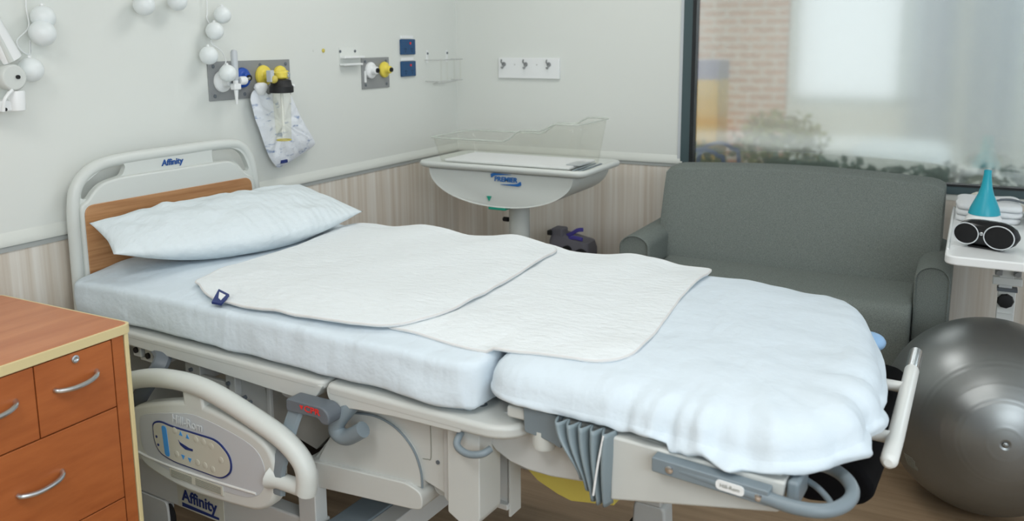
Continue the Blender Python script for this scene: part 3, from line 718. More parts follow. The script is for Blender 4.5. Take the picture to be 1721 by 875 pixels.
def drawer(x0, x1, z0, z1, lock, hx=None):
    d = obj('drawer', G().box(x0+.0015, x1-.0015, -.004, .014, z0+.0015, z1-.0015), M['cherry'], cab, .0015)
    xc = hx if hx is not None else (x0+x1)/2; zc = (z0+z1)/2+.015
    hp = cr([(xc-.056, -.004, zc-.001), (xc-.05, -.014, zc-.003), (xc-.02, -.025, zc-.005), (xc+.02, -.025, zc-.002), (xc+.045, -.016, zc+.004), (xc+.053, -.002, zc+.008)], 5)
    obj('handle', G().tube(hp, .0062, 10), M['chrome'], d)
    if lock:
        obj('lock', G().lathe([(.0095, 0), (.0095, .004), (.006, .005), (.003, .003)], axis_m((xc+.0, -.004, z1-.016), (0, -1, 0)), 18), M['chrome'], d)
    return d
drawer(-.255, -.055, .667, .840, True, -.155)
drawer(-.47, -.255, .667, .840, False, -.355)
drawer(-.47, -.055, .426, .667, False, -.265)
drawer(-.47, -.055, .19, .426, False, -.265)
obj('left_stile', G().box(-CW+.02, -.472, -.001, .014, .06, CZ-.026), M['cherry'], cab, .001)

# ---------------------------------------------------------------- sofa
sofa = thing('sofa', 'grey fabric two-seat sofa with rolled arms under the window', 'sofa', (0, 0, 0))
SY0, SY1 = -1.309, -2.461
def back_fn():
    g = G(); rings = []; N = 40
    xf = lambda z: -.42+(z-.60)*.31
    for i in range(N+1):
        t = i/N; y = lerp(SY0, SY1, t); arch = .022*math.sin(PI*t)
        e = min(t, 1-t)*N
        top = .984+arch-(.016 if e < .5 else .004 if e < 1.5 else 0)
        prof = [(-.12, .30), (-.06, .30), (-.06, top-.12), (-.075, top-.05), (-.12, top-.014), (-.19, top), (-.245, top-.001), (xf(top)-.003, top-.014), (xf(top)-.010, top-.035), (xf(.85)-.008, .85), (xf(.74)-.012, .74), (xf(.65)-.008, .65), (xf(.58), .58), (-.42, .30)]
        sq = .90 if e < .5 else .97 if e < 1.5 else 1
        rings.append([Vector((-.23+(x+.23)*sq, y, z)) for x, z in prof])
    return g.rings(rings)
obj('backrest', back_fn(), M['uphol'], sofa, .006, 50)
obj('seat', G().prism(rounded([(-.735, .33), (-.735, .575), (-.36, .598), (-.36, .33)], [.02, .06, .0, 0], 8), 1, -2.388, -1.362), M['uphol'], sofa, .02, seg=4)
obj('seat_frame', G().box(-.70, -.10, SY1-.005, SY0+.03, .12, .34), M['uphol'], sofa, .01)
def arm(y0, y1):
    ym = (y0+y1)/2; hw = abs(y1-y0)/2; rings = []
    for x, sc in [(-.655, .82), (-.664, .90), (-.660, .97), (-.640, 1.0), (-.50, 1.0), (-.36, 1.0), (-.15, 1.0), (-.12, .96)]:
        top = .722
        pr = [(hw*math.cos(PI*j/14), top-.05+.05*math.sin(PI*j/14)) for j in range(15)]
        pr = [(hw*.96, .16), (hw*.98, .45)]+pr+[(-hw*.98, .45), (-hw*.96, .16)]
        rings.append([Vector((x, ym+dy*sc, .45+(z-.45)*(.95+.05*sc if z > .45 else 1))) for dy, z in pr])
    return G().rings(rings)
obj('armrest', arm(-1.222, -1.360), M['uphol'], sofa, 0, 60)
obj('armrest', arm(-2.388, -2.512), M['uphol'], sofa, 0, 60)
for x in (-.62, -.15):
    for y in (SY0-.03, SY1+.03):
        obj('leg', G().lathe([(.018, 0), (.026, .12)], Matrix.Translation((x, y, 0)), 14), M['black'], sofa)

# ---------------------------------------------------------------- exercise ball
BR = .32
bc = Vector((-.983, -2.651, BR))
ball = thing('exercise_ball', 'large grey exercise ball on the floor beside the foot of the bed', 'exercise ball', bc)
pole = Vector((-.983, -.139, .117)).normalized()
prof = []
NB = 220
for i in range(NB+1):
    th = PI*i/NB; r = BR
    for a in (.16, .38, .43, .56, .74, .80):
        for th_, sg in ((th, 1), (PI-th, 1)):
            d = (th_-a)/.012; r += .00045*math.exp(-d*d)
    if th < .04 or th > PI-.04: r -= .004
    prof.append((max(r*math.sin(th), 1e-4), r*math.cos(th)))
obj('ball_body', G().lathe(prof, axis_m((0, 0, 0), pole), 96), M['ball'], ball, 0, 180)
obj('valve_plug', G().lathe([(.004, BR-.006), (.008, BR-.005), (.008, BR+.0), (.004, BR+.002)], axis_m((0, 0, 0), pole), 14), M['ball'], ball)
def on_ball(px, py, pz): 
    v = Vector((px, py, pz)).normalized()*(BR+.0006); return v
mg = G()
dn = Vector((-.70, .68, -.20)).normalized(); tx = Vector((0, 0, 1)).cross(dn).normalized(); tyv = dn.cross(tx)
random.seed(4)
for row in range(7):
    x0 = -.03
    for k in range(4):
        wd = random.uniform(.006, .013)
        a = [dn*BR+tx*(x0+s*wd)+tyv*(-.045-row*.0075+h*.004) for s, h in ((0, 0), (1, 0), (1, 1), (0, 1))]
        a = [v.normalized()*(BR+.0006) for v in a]; b = [v.normalized()*(BR-.001) for v in a]
        mg.rings([a, b]); x0 += wd+.003
lab(obj('printed_text', mg, M['label_grey'], ball), 'small dark printed lines on the ball')

# ---------------------------------------------------------------- overbed table and the things on it
TZ = .875
tb = thing('overbed_table', 'white wheeled overbed table at the right edge beyond the ball', 'table', (0, 0, 0))
tpoly = rounded([(-1.12, -2.49), (-.2, -2.49), (-.2, -2.95), (-1.12, -2.95)], .045, 8)
obj('table_top', G().prism(tpoly, 2, TZ-.03, TZ), M['white_plastic'], tb, .006)
obj('raised_lip', G().box(-1.03, -.24, -2.5, -2.492, TZ-.01, TZ+.006), M['white_plastic'], tb, .003)
obj('support_bracket', G().box(-.60, -.50, -2.735, -2.645, TZ-.042, TZ-.03).box(-.57, -.545, -2.713, -2.665, .685, TZ-.04).box(-.575, -.54, -2.74, -2.645, .662, .690).box(-.57, -.545, -2.708, -2.665, .64, .665), M['white_metal'], tb, .003)
for y in (-2.662, -2.722):
    obj('bolt', G().lathe([(.009, 0), (.009, .02)], axis_m((-.585, y, .712), (-1, 0, 0)), 12), M['steel'], tb)
    obj('bolt_tab', G().box(-.585, -.55, y-.012, y+.012, .70, TZ-.03), M['steel'], tb, .002)
obj('column', G().box(-.585, -.545, -2.722, -2.665, .10, .645), M['white_metal'], tb, .003)
obj('column_sleeve', G().box(-.588, -.5835, -2.718, -2.669, .56, .563), M['white_metal'], tb, .002)
obj('column_collar', G().box(-.590, -.54, -2.726, -2.661, .642, .652), M['dark_steel'], tb, .001)
kn = obj('height_knob', G().lathe([(.008, 0), (.012, .01), (.026, .012), (.028, .02), (.024, .03), (.01, .032)], axis_m((-.585, -2.69, .612), (-1, 0, 0)), 9), M['black'], tb, 0, 20)
obj('table_base', G().box(-.62, -.50, -2.74, -2.66, .06, .11).box(-.52, -.46, -2.95, -2.45, .06, .10).box(-.62, -.2, -2.74, -2.68, .06, .10), M['white_metal'], tb, .006)
for x, y in ((-.49, -2.93), (-.49, -2.47), (-.22, -2.71)):
    obj('caster', G().lathe([(.01, -.012), (.03, -.012), (.03, .012), (.01, .012)], axis_m((x, y, .0305), (1, 0, 0)), 16), M['black'], tb)

sk = thing('speaker', 'black oval speaker with two silver-ringed drivers on the white table', 'speaker', (-.95, -2.607, TZ), R(-20))
# body as a flattened capsule lying along y
rings = []
for i in range(17):
    t = i/16; y = lerp(-.097, .097, t); k = math.sqrt(max(.02, 1-abs(2*t-1)**3.2))
    rings.append([Vector((.0+.038*k*math.cos(a), y, .047+.045*k*math.sin(a))) for a in [2*PI*j/24 for j in range(24)]])
sb = obj('speaker_body', G().rings(rings), M['gloss_black'], sk, 0, 60)
for y, rz_, w_ in ((.052, .036, .040), (-.048, .039, .047)):
    mt = Matrix.Translation((-.031, y, .047)) @ Matrix.Rotation(R(-90), 4, 'Y') @ Matrix.Diagonal((rz_, w_, 1, 1))
    obj('driver_ring', G().tube([mt @ Vector((.96*math.cos(t), .96*math.sin(t), .010)) for t in [2*PI*j/40 for j in range(40)]], .002, 8, True), M['silver'], sk)
    obj('driver_mesh', G().lathe([(.95, .0), (.94, .009), (.5, .012), (.05, .013)], mt, 36), M['mesh_black'], sk)
obj('speaker_badge', G().lathe([(.006, 0), (.006, .004), (.004, .005)], axis_m((-.037, .005, .052), (-1, 0, 0)), 16), M['chrome'], sk)
obj('speaker_foot', G().box(-.025, .025, -.05, .05, .0005, .006), M['black'], sk, .002)

df = thing('aroma_diffuser', 'teal cone-topped diffuser with a white base behind the speaker', 'diffuser', (-.62, -2.598, TZ))
obj('diffuser_base', G().lathe([(.05, 0), (.062, .004), (.064, .018), (.058, .038), (.046, .055), (.03, .058)], None, 32), M['white_plastic'], df)
obj('cone_top', G().lathe([(.046, .050), (.052, .054), (.047, .075), (.036, .102), (.026, .125), (.019, .15), (.015, .175), (.0125, .20), (.0125, .212), (.009, .212), (.009, .20)], None, 32), M['teal'], df)
def cloth_stack(name, label, cat, x0, x1, y0, y1, z0, n, th, seed, m):
    t = thing(name, label, cat, ((x0+x1)/2, (y0+y1)/2, z0)); a, b = abs(x1-x0)/2, abs(y1-y0)/2
    for k in range(n):
        def fn(i, j, k=k):
            x = lerp(-a, a, i); y = lerp(-b, b, j)
            return Vector((x+.006*nz(y*20, k*3, seed), y+.006*nz(x*20, k*3, seed+1), k*th+th*.5+.004*nz(x*14, y*14, seed+k)))
        ring = []
        rr_ = []
        for sc, dz in ((.05, th*.95), (.6, th*1.0), (.93, th*.95), (.99, th*.75), (1.0, th*.45), (.985, th*.1), (.6, 0), (.05, 0)):
            o_ = rrect(0, 0, a*sc, b*sc, min(.03, b*sc*.4), 5, 0, (6, 6))
            rr_.append([Vector((x+.007*nz(x*16, y*16, seed+k*7)*sc, y+.007*nz(x*15, y*17, seed+k*9)*sc, k*th+dz+(.004*nz(x*18, y*18, seed+k) if dz > th*.3 else 0))) for x, y in o_])
        obj('fold', G().rings(rr_), m, t, 0, 80)
    return t
cloth_stack('folded_towel', 'white folded towel stack on the table behind the teal diffuser', 'towel', -.52, -.26, -2.505, -2.72, TZ, 3, .022, 3, M['towel'])
cloth_stack('folded_towel', 'white folded towel at the right edge of the photo behind the speaker', 'towel', -.60, -.24, -2.735, -2.92, TZ, 2, .02, 11, M['towel'])
for (x, y, l_) in ((-.42, -2.69, 'dark spectacle-like wire frame lying on the folded towels'),):
    gl = obj('eyeglasses', G().tube(cr([(x, y+.05, TZ+.072), (x+.01, y+.02, TZ+.076), (x, y-.02, TZ+.074), (x-.012, y-.045, TZ+.068)], 5), .004, 8).tube(cr([(x+.03, y+.04, TZ+.072), (x+.03, y-.0, TZ+.075), (x, y-.045, TZ+.069)], 5), .003, 8), M['dark_steel'])
    tag(gl, 'dark slim clip lying on the white towels on the table', 'clip')
# beige crumpled cloth at the wall behind the table
def heap(name, label, cat, c, a, b, h, seed, m):
    g = G(); rings = []
    for k in range(12):
        sc = 1-k/12; hh = h*(1-sc**1.6)
        rings.append([Vector((c[0]+a*sc*math.cos(t)*(1+.18*nz(math.cos(t)*1.5, math.sin(t)*1.5, seed)), c[1]+b*sc*math.sin(t)*(1+.18*nz(math.cos(t)*2, math.sin(t)*2, seed+4)), c[2]+hh*(1+.35*nz(sc*3, t*1.2, seed))))
                      for t in [2*PI*j/40 for j in range(40)]])
    g.rings(rings); o = obj(name, g, m, None, 0, 70); return tag(o, label, cat)
heap('paper_bag', 'beige crumpled paper at the back of the table by the window frame', 'paper', (-.235, -2.60, TZ), .03, .10, .07, 7, M['beige_label'])

# ---------------------------------------------------------------- newborn cot
cot = thing('newborn_cot', 'ivory newborn cot with clear tub in the corner beyond the bed', 'cot', (-.48, -.64, 0))
# local: x along room x, y along room y ; rim
rim = rrect(0, 0, .235, .44, .06, 8)
rim = [(x, y) for x, y in rim]
def shr(p, d): 
    return rrect(0, 0, .235-d, .44-d, max(.06-d, .01), 8)
RZ = .985
rings = []
for d, z in ((.06, RZ-.012), (.035, RZ+.0), (.018, RZ+.006), (.006, RZ+.004), (0, RZ-.006), (.004, RZ-.018), (.02, RZ-.026), (.05, RZ-.03)):
    rings.append([Vector((x, y, z)) for x, y in shr(None, d)])
obj('rim_tray', G().rings(rings), M['ivory'], cot, 0, 50)
# half-moon cabinet below
hm = []
for i in range(33):
    t = PI*i/32; s_ = math.sin(t); c_ = math.cos(t)
    hm.append((-.375*math.copysign(abs(c_)**.95, c_)-.0, RZ-.028-.162*abs(s_)**.95))
rings = []
for x, sc in ((-.205, .97), (-.21, 1.0), (-.1, 1.0), (.1, 1.0), (.21, 1.0), (.205, .97)):
    rings.append([Vector((x, y*sc, RZ-.028+(z-RZ+.028)*sc)) for y, z in hm])
cabn = obj('cot_cabinet', G().rings(rings), M['ivory'], cot, 0, 40)
# front bulges slightly
obj('column', G().lathe([(.05, .10), (.05, .81)], None, 28), M['ivory'], cot)
obj('base', G().box(-.24, .24, -.33, -.28, .07, .11).box(-.24, .24, .28, .33, .07, .11).box(-.04, .04, -.3, .3, .07, .12), M['ivory'], cot, .01)
for x in (-.22, .22):
    for y in (-.305, .305):
        obj('caster', G().lathe([(.01, -.012), (.035, -.012), (.035, .012), (.01, .012)], axis_m((x, y, .0355), (1, 0, 0)), 18), M['black'], cot)
lab(obj('lever', G().box(-.208, -.1, -.035, .055, .782, .797), M['green'], cot, .004), 'green tilt lever')
obj('tilt_arrow', G().prism([(.06, .845), (.037, .845), (.048, .822)], 0, -.2125, -.20), M['green'], cabn)
# blue logo: two swooshes and the name
lg_y, lg_z = -.04, .928
text('lettering', 'PREMIER', .030, (-.2115, lg_y, lg_z), (0, -1, 0), (0, 0, 1), M['blue_print'], cabn, .0006, .001, .1, 1.05)
def arcpoly(flip):
    pts = [(lg_y+.075, lg_z+.004), (lg_y+.078, lg_z+.022), (lg_y+.065, lg_z+.027), (lg_y-.03, lg_z+.024), (lg_y+.045, lg_z+.018), (lg_y+.062, lg_z+.014)]
    if flip: pts = [(2*lg_y-y, 2*lg_z-z) for y, z in pts]
    return pts
for fl in (0, 1):
    obj('logo_swoosh', G().prism(rounded(arcpoly(fl), .004, 3), 0, -.2118, -.20), M['blue_print'], cabn)
obj('side_knob', G().lathe([(.012, 0), (.012, .025), (.006, .03)], axis_m((-.02, .05, .70), (0, 1, 0)), 12), M['black'], cot)
# clear tub with stepped rim
def tubz(y):
    # y local -.40 .. .40 ; head end at -y
    a = 1.10; b = 1.155; c = 1.188
    s1 = sm((-.02-y)/.10); s2 = sm((-.20-y)/.08)
    return a+(b-a)*s1+(c-b)*s2
tr = rrect(0, 0, .19, .385, .05, 8, 0, (30, 14))
tb_ = rrect(0, 0, .165, .355, .05, 8, 0, (30, 14))
rings = []
zb = RZ-.005
for t in (0, .25, .5, .75, 1.0):
    rings.append([Vector((lerp(b[0], a[0], t), lerp(b[1], a[1], t), lerp(zb, tubz(a[1]), t))) for a, b in zip(tr, tb_)])
tub = obj('clear_tub', G().rings(rings, True, False), M['acrylic'], cot, 0, 60, solid=.003)
obj('tub_rim', G().tube([Vector((a[0]*1.02, a[1]*1.01, tubz(a[1]))) for a in tr], .0045, 8, True, flat=1.6), M['rim_clear'], tub)
obj('cot_mattress', G().box(-.15, .15, -.33, .33, RZ-.004, RZ+.010), M['towel'], cot, .01)
for y in (-.37, -.40):
    obj('tray_slot', G().box(-.20, .05, y-.006, y+.006, RZ+.002, RZ+.0075), M['steel_grey'], cot, .002)
cc = obj('card', G().box(-.10, .02, -.36, -.29, RZ+.011, RZ+.015), M['cool_grey']); cc.location = (-.48, -.64, 0)
tag(cc, 'pale grey-blue card lying in the clear cot tub', 'card')

# grey bag beyond the bed
gb = thing('grey_bag', 'grey bag with purple straps standing between cot and sofa', 'bag', (-.20, -.80, 0), R(0))
rg = []
for z, sx, sy in ((0, .9, .92), (.02, 1, 1), (.3, 1.03, 1.0), (.54, .97, .95), (.575, .8, .88), (.585, .4, .6)):
    rg.append([Vector((x*sx, y*sy, z+.02*(y/.14)*(1 if z > .4 else 0))) for x, y in rrect(0, 0, .075, .115, .03, 5)])
obj('bag_body', G().rings(rg), M['grey_bag'], gb, 0, 50)
obj('bag_strap', G().tube(cr([(-.03, .02, .585), (-.04, -.01, .60), (-.05, -.045, .622), (-.05, -.075, .628)], 5), .01, 8, flat=.5), M['purple'], gb)
obj('bag_strap', G().tube(cr([(-.05, .0, .575), (-.06, -.03, .585), (-.07, -.08, .582)], 5), .01, 8, flat=.5), M['purple'], gb)
obj('bag_pocket', G().box(-.06, .02, .035, .10, .57, .622), M['grey_bag'], gb, .012)
obj('bag_buckle', G().box(-.07, -.03, .09, .115, .585, .61), M['black'], gb, .004)
obj('bag_wheel', G().lathe([(.01, -.01), (.035, -.01), (.035, .01), (.01, .01)], axis_m((-.08, -.075, .50), (1, 0, 0)), 18), M['black'], gb)
obj('bag_wheel', G().lathe([(.01, -.01), (.025, -.01), (.025, .01), (.01, .01)], axis_m((-.08, -.0, .52), (1, 0, 0)), 18), M['black'], gb)
# ---------------------------------------------------------------- wall services, left wall (y = 0)
def plate_thing(name, label, x0, x1, z0, z1, screws):
    t = thing(name, label, 'outlet panel', ((x0+x1)/2, 0, (z0+z1)/2), 0, 'steel medical gas panels')
    a, b = (x1-x0)/2, (z1-z0)/2
    obj('steel_plate', G().box(-a, a, -.006, 0, -b, b), M['steel'], t, .0015)
    for sx, sz in screws:
        obj('screw', G().lathe([(.007, 0), (.007, .002), (.004, .003)], axis_m((sx*(a-.025), -.006, sz*(b-.018)), (0, -1, 0)), 12), M['dark_steel'], t)
    return t
def outlet(t, x, z, m, r=.034, depth=.045, core=None, label=None):
    o = obj('gas_outlet', G().lathe([(r, 0), (r*1.04, .005), (r*.98, .012), (r*.72, .016), (r*.60, .018), (r*.52, .022), (r*.48, depth), (r*.36, depth+.003)], axis_m((x, -.006, z), (0, -1, 0)), 28), m, t)
    obj('outlet_core', G().lathe([(r*.30, 0), (r*.30, .008), (r*.14, .008), (r*.14, .002)], axis_m((x, -.008-depth, z), (0, -1, 0)), 18), core or M['chrome'], o)
    if label: lab(o, label)
    return o
t1 = plate_thing('gas_outlet_panel', 'long steel gas outlet panel above the headboard with white, blue and yellow outlets', -1.767, -1.328, 1.333, 1.48, [(-1, -1), (-1, 1), (1, 1), (1, -1), (.25, 1), (-.22, -1)])
xc1, zc1 = (-1.767-1.328)/2, (1.333+1.48)/2
outlet(t1, -1.705-xc1, 1.405-zc1, M['white_plastic'], .040, .05, M['chrome'], 'white gas outlet')
outlet(t1, -1.602-xc1, 1.415-zc1, M['outlet_blue'], .038, .035, M['black'], 'blue gas outlet')
outlet(t1, -1.487-xc1, 1.418-zc1, M['yellow'], .041, .055, M['chrome'], 'yellow gas outlet, left of the two')
outlet(t1, -1.392-xc1, 1.420-zc1, M['yellow'], .035, .04, M['chrome'], 'yellow gas outlet holding the suction jar')
t2 = plate_thing('gas_outlet_panel', 'square steel gas outlet panel with one white and one yellow outlet', -.845, -.631, 1.331, 1.476, [(-1, -1), (-1, 1), (1, 1), (1, -1)])
xc2, zc2 = (-.845-.631)/2, (1.331+1.476)/2
outlet(t2, -.785-xc2, 1.417-zc2, M['white_plastic'], .038, .04, M['black'], 'white gas outlet')
outlet(t2, -.677-xc2, 1.417-zc2, M['yellow'], .037, .04, M['black'], 'yellow gas outlet')
obj('hanging_tab', G().box(-.832-xc2, -.820-xc2, -.012, -.006, 1.362-zc2, 1.415-zc2), M['white_plastic'], t2, .001)
# flowmeter plugged into the blue outlet
fm = thing('oxygen_flowmeter', 'clear vertical flowmeter plugged into the blue outlet', 'flowmeter', (-1.704, -.078, 1.41))
obj('flow_tube', G().lathe([(.010, .0), (.0125, .01), (.0125, .105), (.009, .112), (.004, .114)], None, 18), M['cool_grey'], fm)
obj('flow_body', G().box(-.017, .017, -.012, .012, -.035, -.012), M['white_plastic'], fm, .004)
obj('flow_spigot', G().lathe([(.003, -.09), (.005, -.075), (.008, -.04), (.010, -.012), (.010, .002)], None, 14), M['white_plastic'], fm)
obj('flow_knob', G().lathe([(.014, 0), (.016, .006), (.016, .024), (.012, .03)], axis_m((.018, -.002, -.002), (1, -.2, 0)), 16), M['white_plastic'], fm)
obj('flow_arm', G().tube([(0, 0, 0), (.06, .01, -.002), (.10, .03, .003)], .007, 10), M['chrome'], fm)
# suction jar
sj = thing('suction_jar', 'clear suction jar with a black lid below the yellow outlet', 'suction jar', (-1.500, -.114, 1.163))
obj('jar_body', G().lathe([(.026, 0), (.029, .004), (.036, .195)], None, 28), M['jar'], sj)
obj('jar_lid', G().lathe([(.040, .190), (.047, .192), (.047, .215), (.042, .220), (.038, .240), (.02, .245)], None, 28), M['black'], sj)
obj('dip_tube', G().lathe([(.006, .06), (.006, .195)], None, 12), M['white_plastic'], sj)
obj('jar_base_ring', G().tube([Vector(((.028*math.cos(a)), .028*math.sin(a), .003)) for a in [2*PI*j/28 for j in range(28)]], .0025, 6, True), M['yellow2'], sj)
obj('regulator', G().lathe([(.018, .245), (.024, .25), (.024, .268), (.015, .275)], None, 20), M['yellow'], sj)
obj('regulator_arm', G().tube([(0, 0, .262), (.05, .03, .262), (.09, .06, .258)], .012, 12), M['yellow'], sj)
obj('regulator_knob', G().sphere((-.045, -.005, .245), .016, 16, 10), M['yellow2'], sj)
obj('gauge', G().box(-.065, -.045, -.01, .015, .235, .28), M['cool_grey'], sj, .003)
obj('side_port', G().lathe([(.008, 0), (.008, .02), (.004, .022)], axis_m((.045, -.005, .215), (1, 0, 0)), 12), M['white_plastic'], sj)
# plastic bag
bagp = [(-1.53, 1.372), (-1.575, 1.365), (-1.595, 1.335), (-1.585, 1.29), (-1.575, 1.25), (-1.555, 1.205), (-1.535, 1.15), (-1.51, 1.095), (-1.470, 1.048), (-1.435, 1.048), (-1.35, 1.073), (-1.26, 1.102), (-1.232, 1.125), (-1.27, 1.18), (-1.315, 1.245), (-1.355, 1.315), (-1.385, 1.355), (-1.44, 1.365), (-1.49, 1.345), (-1.51, 1.355)]
def bag_rings(poly, y0, th, seed, pull):
    P_ = cr([Vector((a, 0, b)) for a, b in poly], 5, True); cx = sum(p.x for p in P_)/len(P_); cz = sum(p.z for p in P_)/len(P_)
    fr = []; bk = []
    for sc in (.04, .2, .4, .6, .75, .87, .95, 1.0):
        hgt = th*(1-sc**3)**.7
        f_ = []; b_ = []
        for p in P_:
            x = cx+(p.x-cx)*sc; z = cz+(p.z-cz)*sc
            w_ = .014*nz(x*24, z*18, seed)+.010*nz(x*48, z*40, seed)
            top = sm((z-1.25)/.1)
            f_.append(Vector((x, y0-hgt*(1-.5*top)+w_*(1-sc**8), z))); b_.append(Vector((x, y0+hgt*.15, z)))
        fr.append(f_); bk.append(b_)
    return G().rings(fr+list(reversed(bk[:-1])))
bg_ = obj('plastic_bag', bag_rings(bagp, -.040, .024, 3, 0), M['wrap'], None, 0, 80)
tag(bg_, 'crumpled printed white plastic bag hanging from the gas panel', 'bag')
obj('bag_neck', G().rings([[Vector((-1.545+r_*math.cos(a)*(1+.3*nz(a*2, 1)), -.05+r_*.5*math.sin(a), z)) for a in [2*PI*j/16 for j in range(16)]] for r_, z in ((.016, 1.345), (.026, 1.36), (.036, 1.375), (.030, 1.388), (.016, 1.394))]), M['white_plastic'], bg_, 0, 70)
obj('bag_print', G().box(-1.46, -1.425, -.0585, -.050, 1.062, 1.075, None), M['navy'], bg_)
# light switches / blue power outlets
def outlet_plate(z, label):
    t = thing('power_outlet', label, 'power outlet', (-.470, 0, z), 0, 'blue power outlets')
    obj('outlet_plate', G().box(-.062, .062, -.012, 0, -.038, .038), M['switch_blue'], t, .004)
    obj('label_strip', G().box(-.054, .05, -.006, 0, .040, .056), M['white_plastic'], t, .001)
    obj('indicator', G().lathe([(.006, 0), (.006, .003)], axis_m((.014, -.012, .018), (0, -1, 0)), 12), M['red'], t)
    for x in (-.028, .028):
        for dx, dz, a_ in ((-.006, 0, 25), (.006, 0, -25), (0, -.012, 0)):
            mt = Matrix.Translation((x+dx, -.0125, -.01+dz)) @ Matrix.Rotation(R(a_), 4, 'Y')
            obj('socket_slot', G().box(-.001, .001, -.0005, .0005, -.004, .004, mt), M['black'], t)
    return t
outlet_plate(1.523, 'upper of the two blue power outlets on the pale wall')
outlet_plate(1.4145, 'lower of the two blue power outlets on the pale wall')
# empty white holder
h1 = thing('wall_bracket', 'small white two-rail wall bracket left of the square steel panel', 'bracket', (-.925, 0, 1.48))
obj('bracket_plate', G().box(-.075, .04, -.004, 0, -.012, .045), M['wall'], h1, .001)
obj('bracket_rail', G().box(-.075, .07, -.035, 0, -.004, .006), M['white_plastic'], h1, .003)
obj('bracket_rail', G().box(-.075, .055, -.035, 0, -.036, -.026), M['white_plastic'], h1, .003)
for x in (-.072, .034):
    obj('screw', G().lathe([(.006, 0), (.006, .004)], axis_m((x, -.004, .028), (0, -1, 0)), 10), M['dark_steel'], h1)
# clear wire holder near the corner
h2 = thing('wire_holder', 'clear wire glove-box holder near the room corner', 'holder', (-.19, 0, 1.42))
for z in (.035, -.075):
    pts = [(-.125, -.005, z), (-.12, -.075, z), (-.09, -.085, z), (.09, -.085, z), (.12, -.075, z), (.125, -.005, z)]
    obj('wire_loop', G().tube(cr(pts, 4), .0028, 8), M['light_grey'], h2)
for x in (-.10, -.04, .03, .09):
    obj('upright_strip', G().box(x-.006, x+.006, -.088, -.084, -.08, .04), M['acrylic'], h2)
for x in (-.10, .09):
    hg = obj('hanger', G().box(x-.008, x+.008, -.004, 0, .02, .085), M['white_plastic'], h2, .001)
    obj('screw', G().lathe([(.006, 0), (.006, .004)], axis_m((x, -.004, .068), (0, -1, 0)), 10), M['dark_steel'], hg)
obj('base_wire', G().tube([(-.1, -.08, -.075), (-.06, -.01, -.09), (.06, -.01, -.09), (.1, -.08, -.075)], .0025, 6), M['light_grey'], h2)
wp = obj('wall_plug', G().lathe([(.009, 0), (.009, .003), (.006, .005)], axis_m((-1.106, 0, 1.513), (0, -1, 0)), 12), M['yellow2'])
tag(wp, 'small brass wall plug in the pale wall right of the long gas panel', 'wall plug')
ws = obj('wall_plug', G().lathe([(.006, 0), (.006, .002)], axis_m((-1.168, 0, 1.514), (0, -1, 0)), 12), M['wall'])
tag(ws, 'painted-over wall plug beside the brass plug', 'wall plug')
# hook board on the right wall
hkb = thing('hook_board', 'white board with three coat hooks on the wall above the cot', 'hook board', (0, -.453, 1.408))
obj('board', G().box(-.016, 0, -.179, .179, -.0535, .0535), M['white_plastic'], hkb, .002)
for y in (.145, .015, -.12):
    h_ = obj('hook', G().lathe([(.012, 0), (.012, .003)], axis_m((-.016, y, .02), (-1, 0, 0)), 14), M['steel'], hkb)
    obj('hook_prong', G().tube(cr([(-.018, y, .025), (-.045, y, .03), (-.055, y-.006, .045)], 5), .004, 8).tube(cr([(-.018, y, .015), (-.035, y, .0), (-.045, y, .005)], 5), .004, 8), M['steel'], h_)
for y in (.08, -.05):
    obj('screw', G().lathe([(.004, 0), (.004, .001)], axis_m((-.016, y, .018), (-1, 0, 0)), 10), M['light_grey'], hkb)

# ---------------------------------------------------------------- string lights with globes
def string(label, cord, globes, group='string lights on the wall'):
    t = thing('string_lights', label, 'string lights', (globes[0][0], 0, globes[0][1]), 0, group)
    ox, oz = globes[0][0], globes[0][1]
    obj('cord', G().tube(cr([(x-ox, y, z-oz) for x, y, z in cord], 6), .0022, 6), M['white_plastic'], t)
    for (x, z, r, y) in globes:
        b = obj('globe', G().sphere((x-ox, y, z-oz), r*.93, 24, 16), M['globe'], t)
        obj('globe_cap', G().lathe([(.005, 0), (.005, .006), (.003, .008)], axis_m((x-ox, y, z-oz+r*.93-.002), (0, .3, 1)), 10), M['white_plastic'], b)
    return t
string('string of frosted white globe lights hanging at the far left by the lamp arm', [(-2.46, -.02, 2.1), (-2.455, -.02, 1.75), (-2.462, -.02, 1.66), (-2.46, -.02, 1.60), (-2.50, -.02, 1.56), (-2.49, -.02, 1.53), (-2.465, -.02, 1.52), (-2.46, -.02, 1.56), (-2.465, -.02, 1.50)],
       [(-2.445, 1.581, .041, -.06), (-2.428, 1.628, .038, -.045), (-2.49, 1.474, .039, -.055)])
string('pair of frosted white globe lights at the top of the pale wall', [(-2.3, -.02, 1.95), (-2.15, -.02, 1.80), (-2.06, -.02, 1.72), (-1.99, -.02, 1.74), (-1.92, -.02, 1.735), (-1.85, -.02, 1.80)],
       [(-2.066, 1.676, .038, -.05), (-1.926, 1.694, .036, -.05)])
string('string of frosted white globe lights hanging in front of the long gas panel', [(-1.77, -.02, 2.1), (-1.765, -.02, 1.7), (-1.77, -.02, 1.64), (-1.745, -.02, 1.6), (-1.765, -.03, 1.55), (-1.72, -.03, 1.52), (-1.70, -.03, 1.48), (-1.74, -.05, 1.46)],
       [(-1.722, 1.651, .034, -.05), (-1.764, 1.592, .035, -.05), (-1.80, 1.504, .036, -.05), (-1.752, 1.438, .034, -.09)])
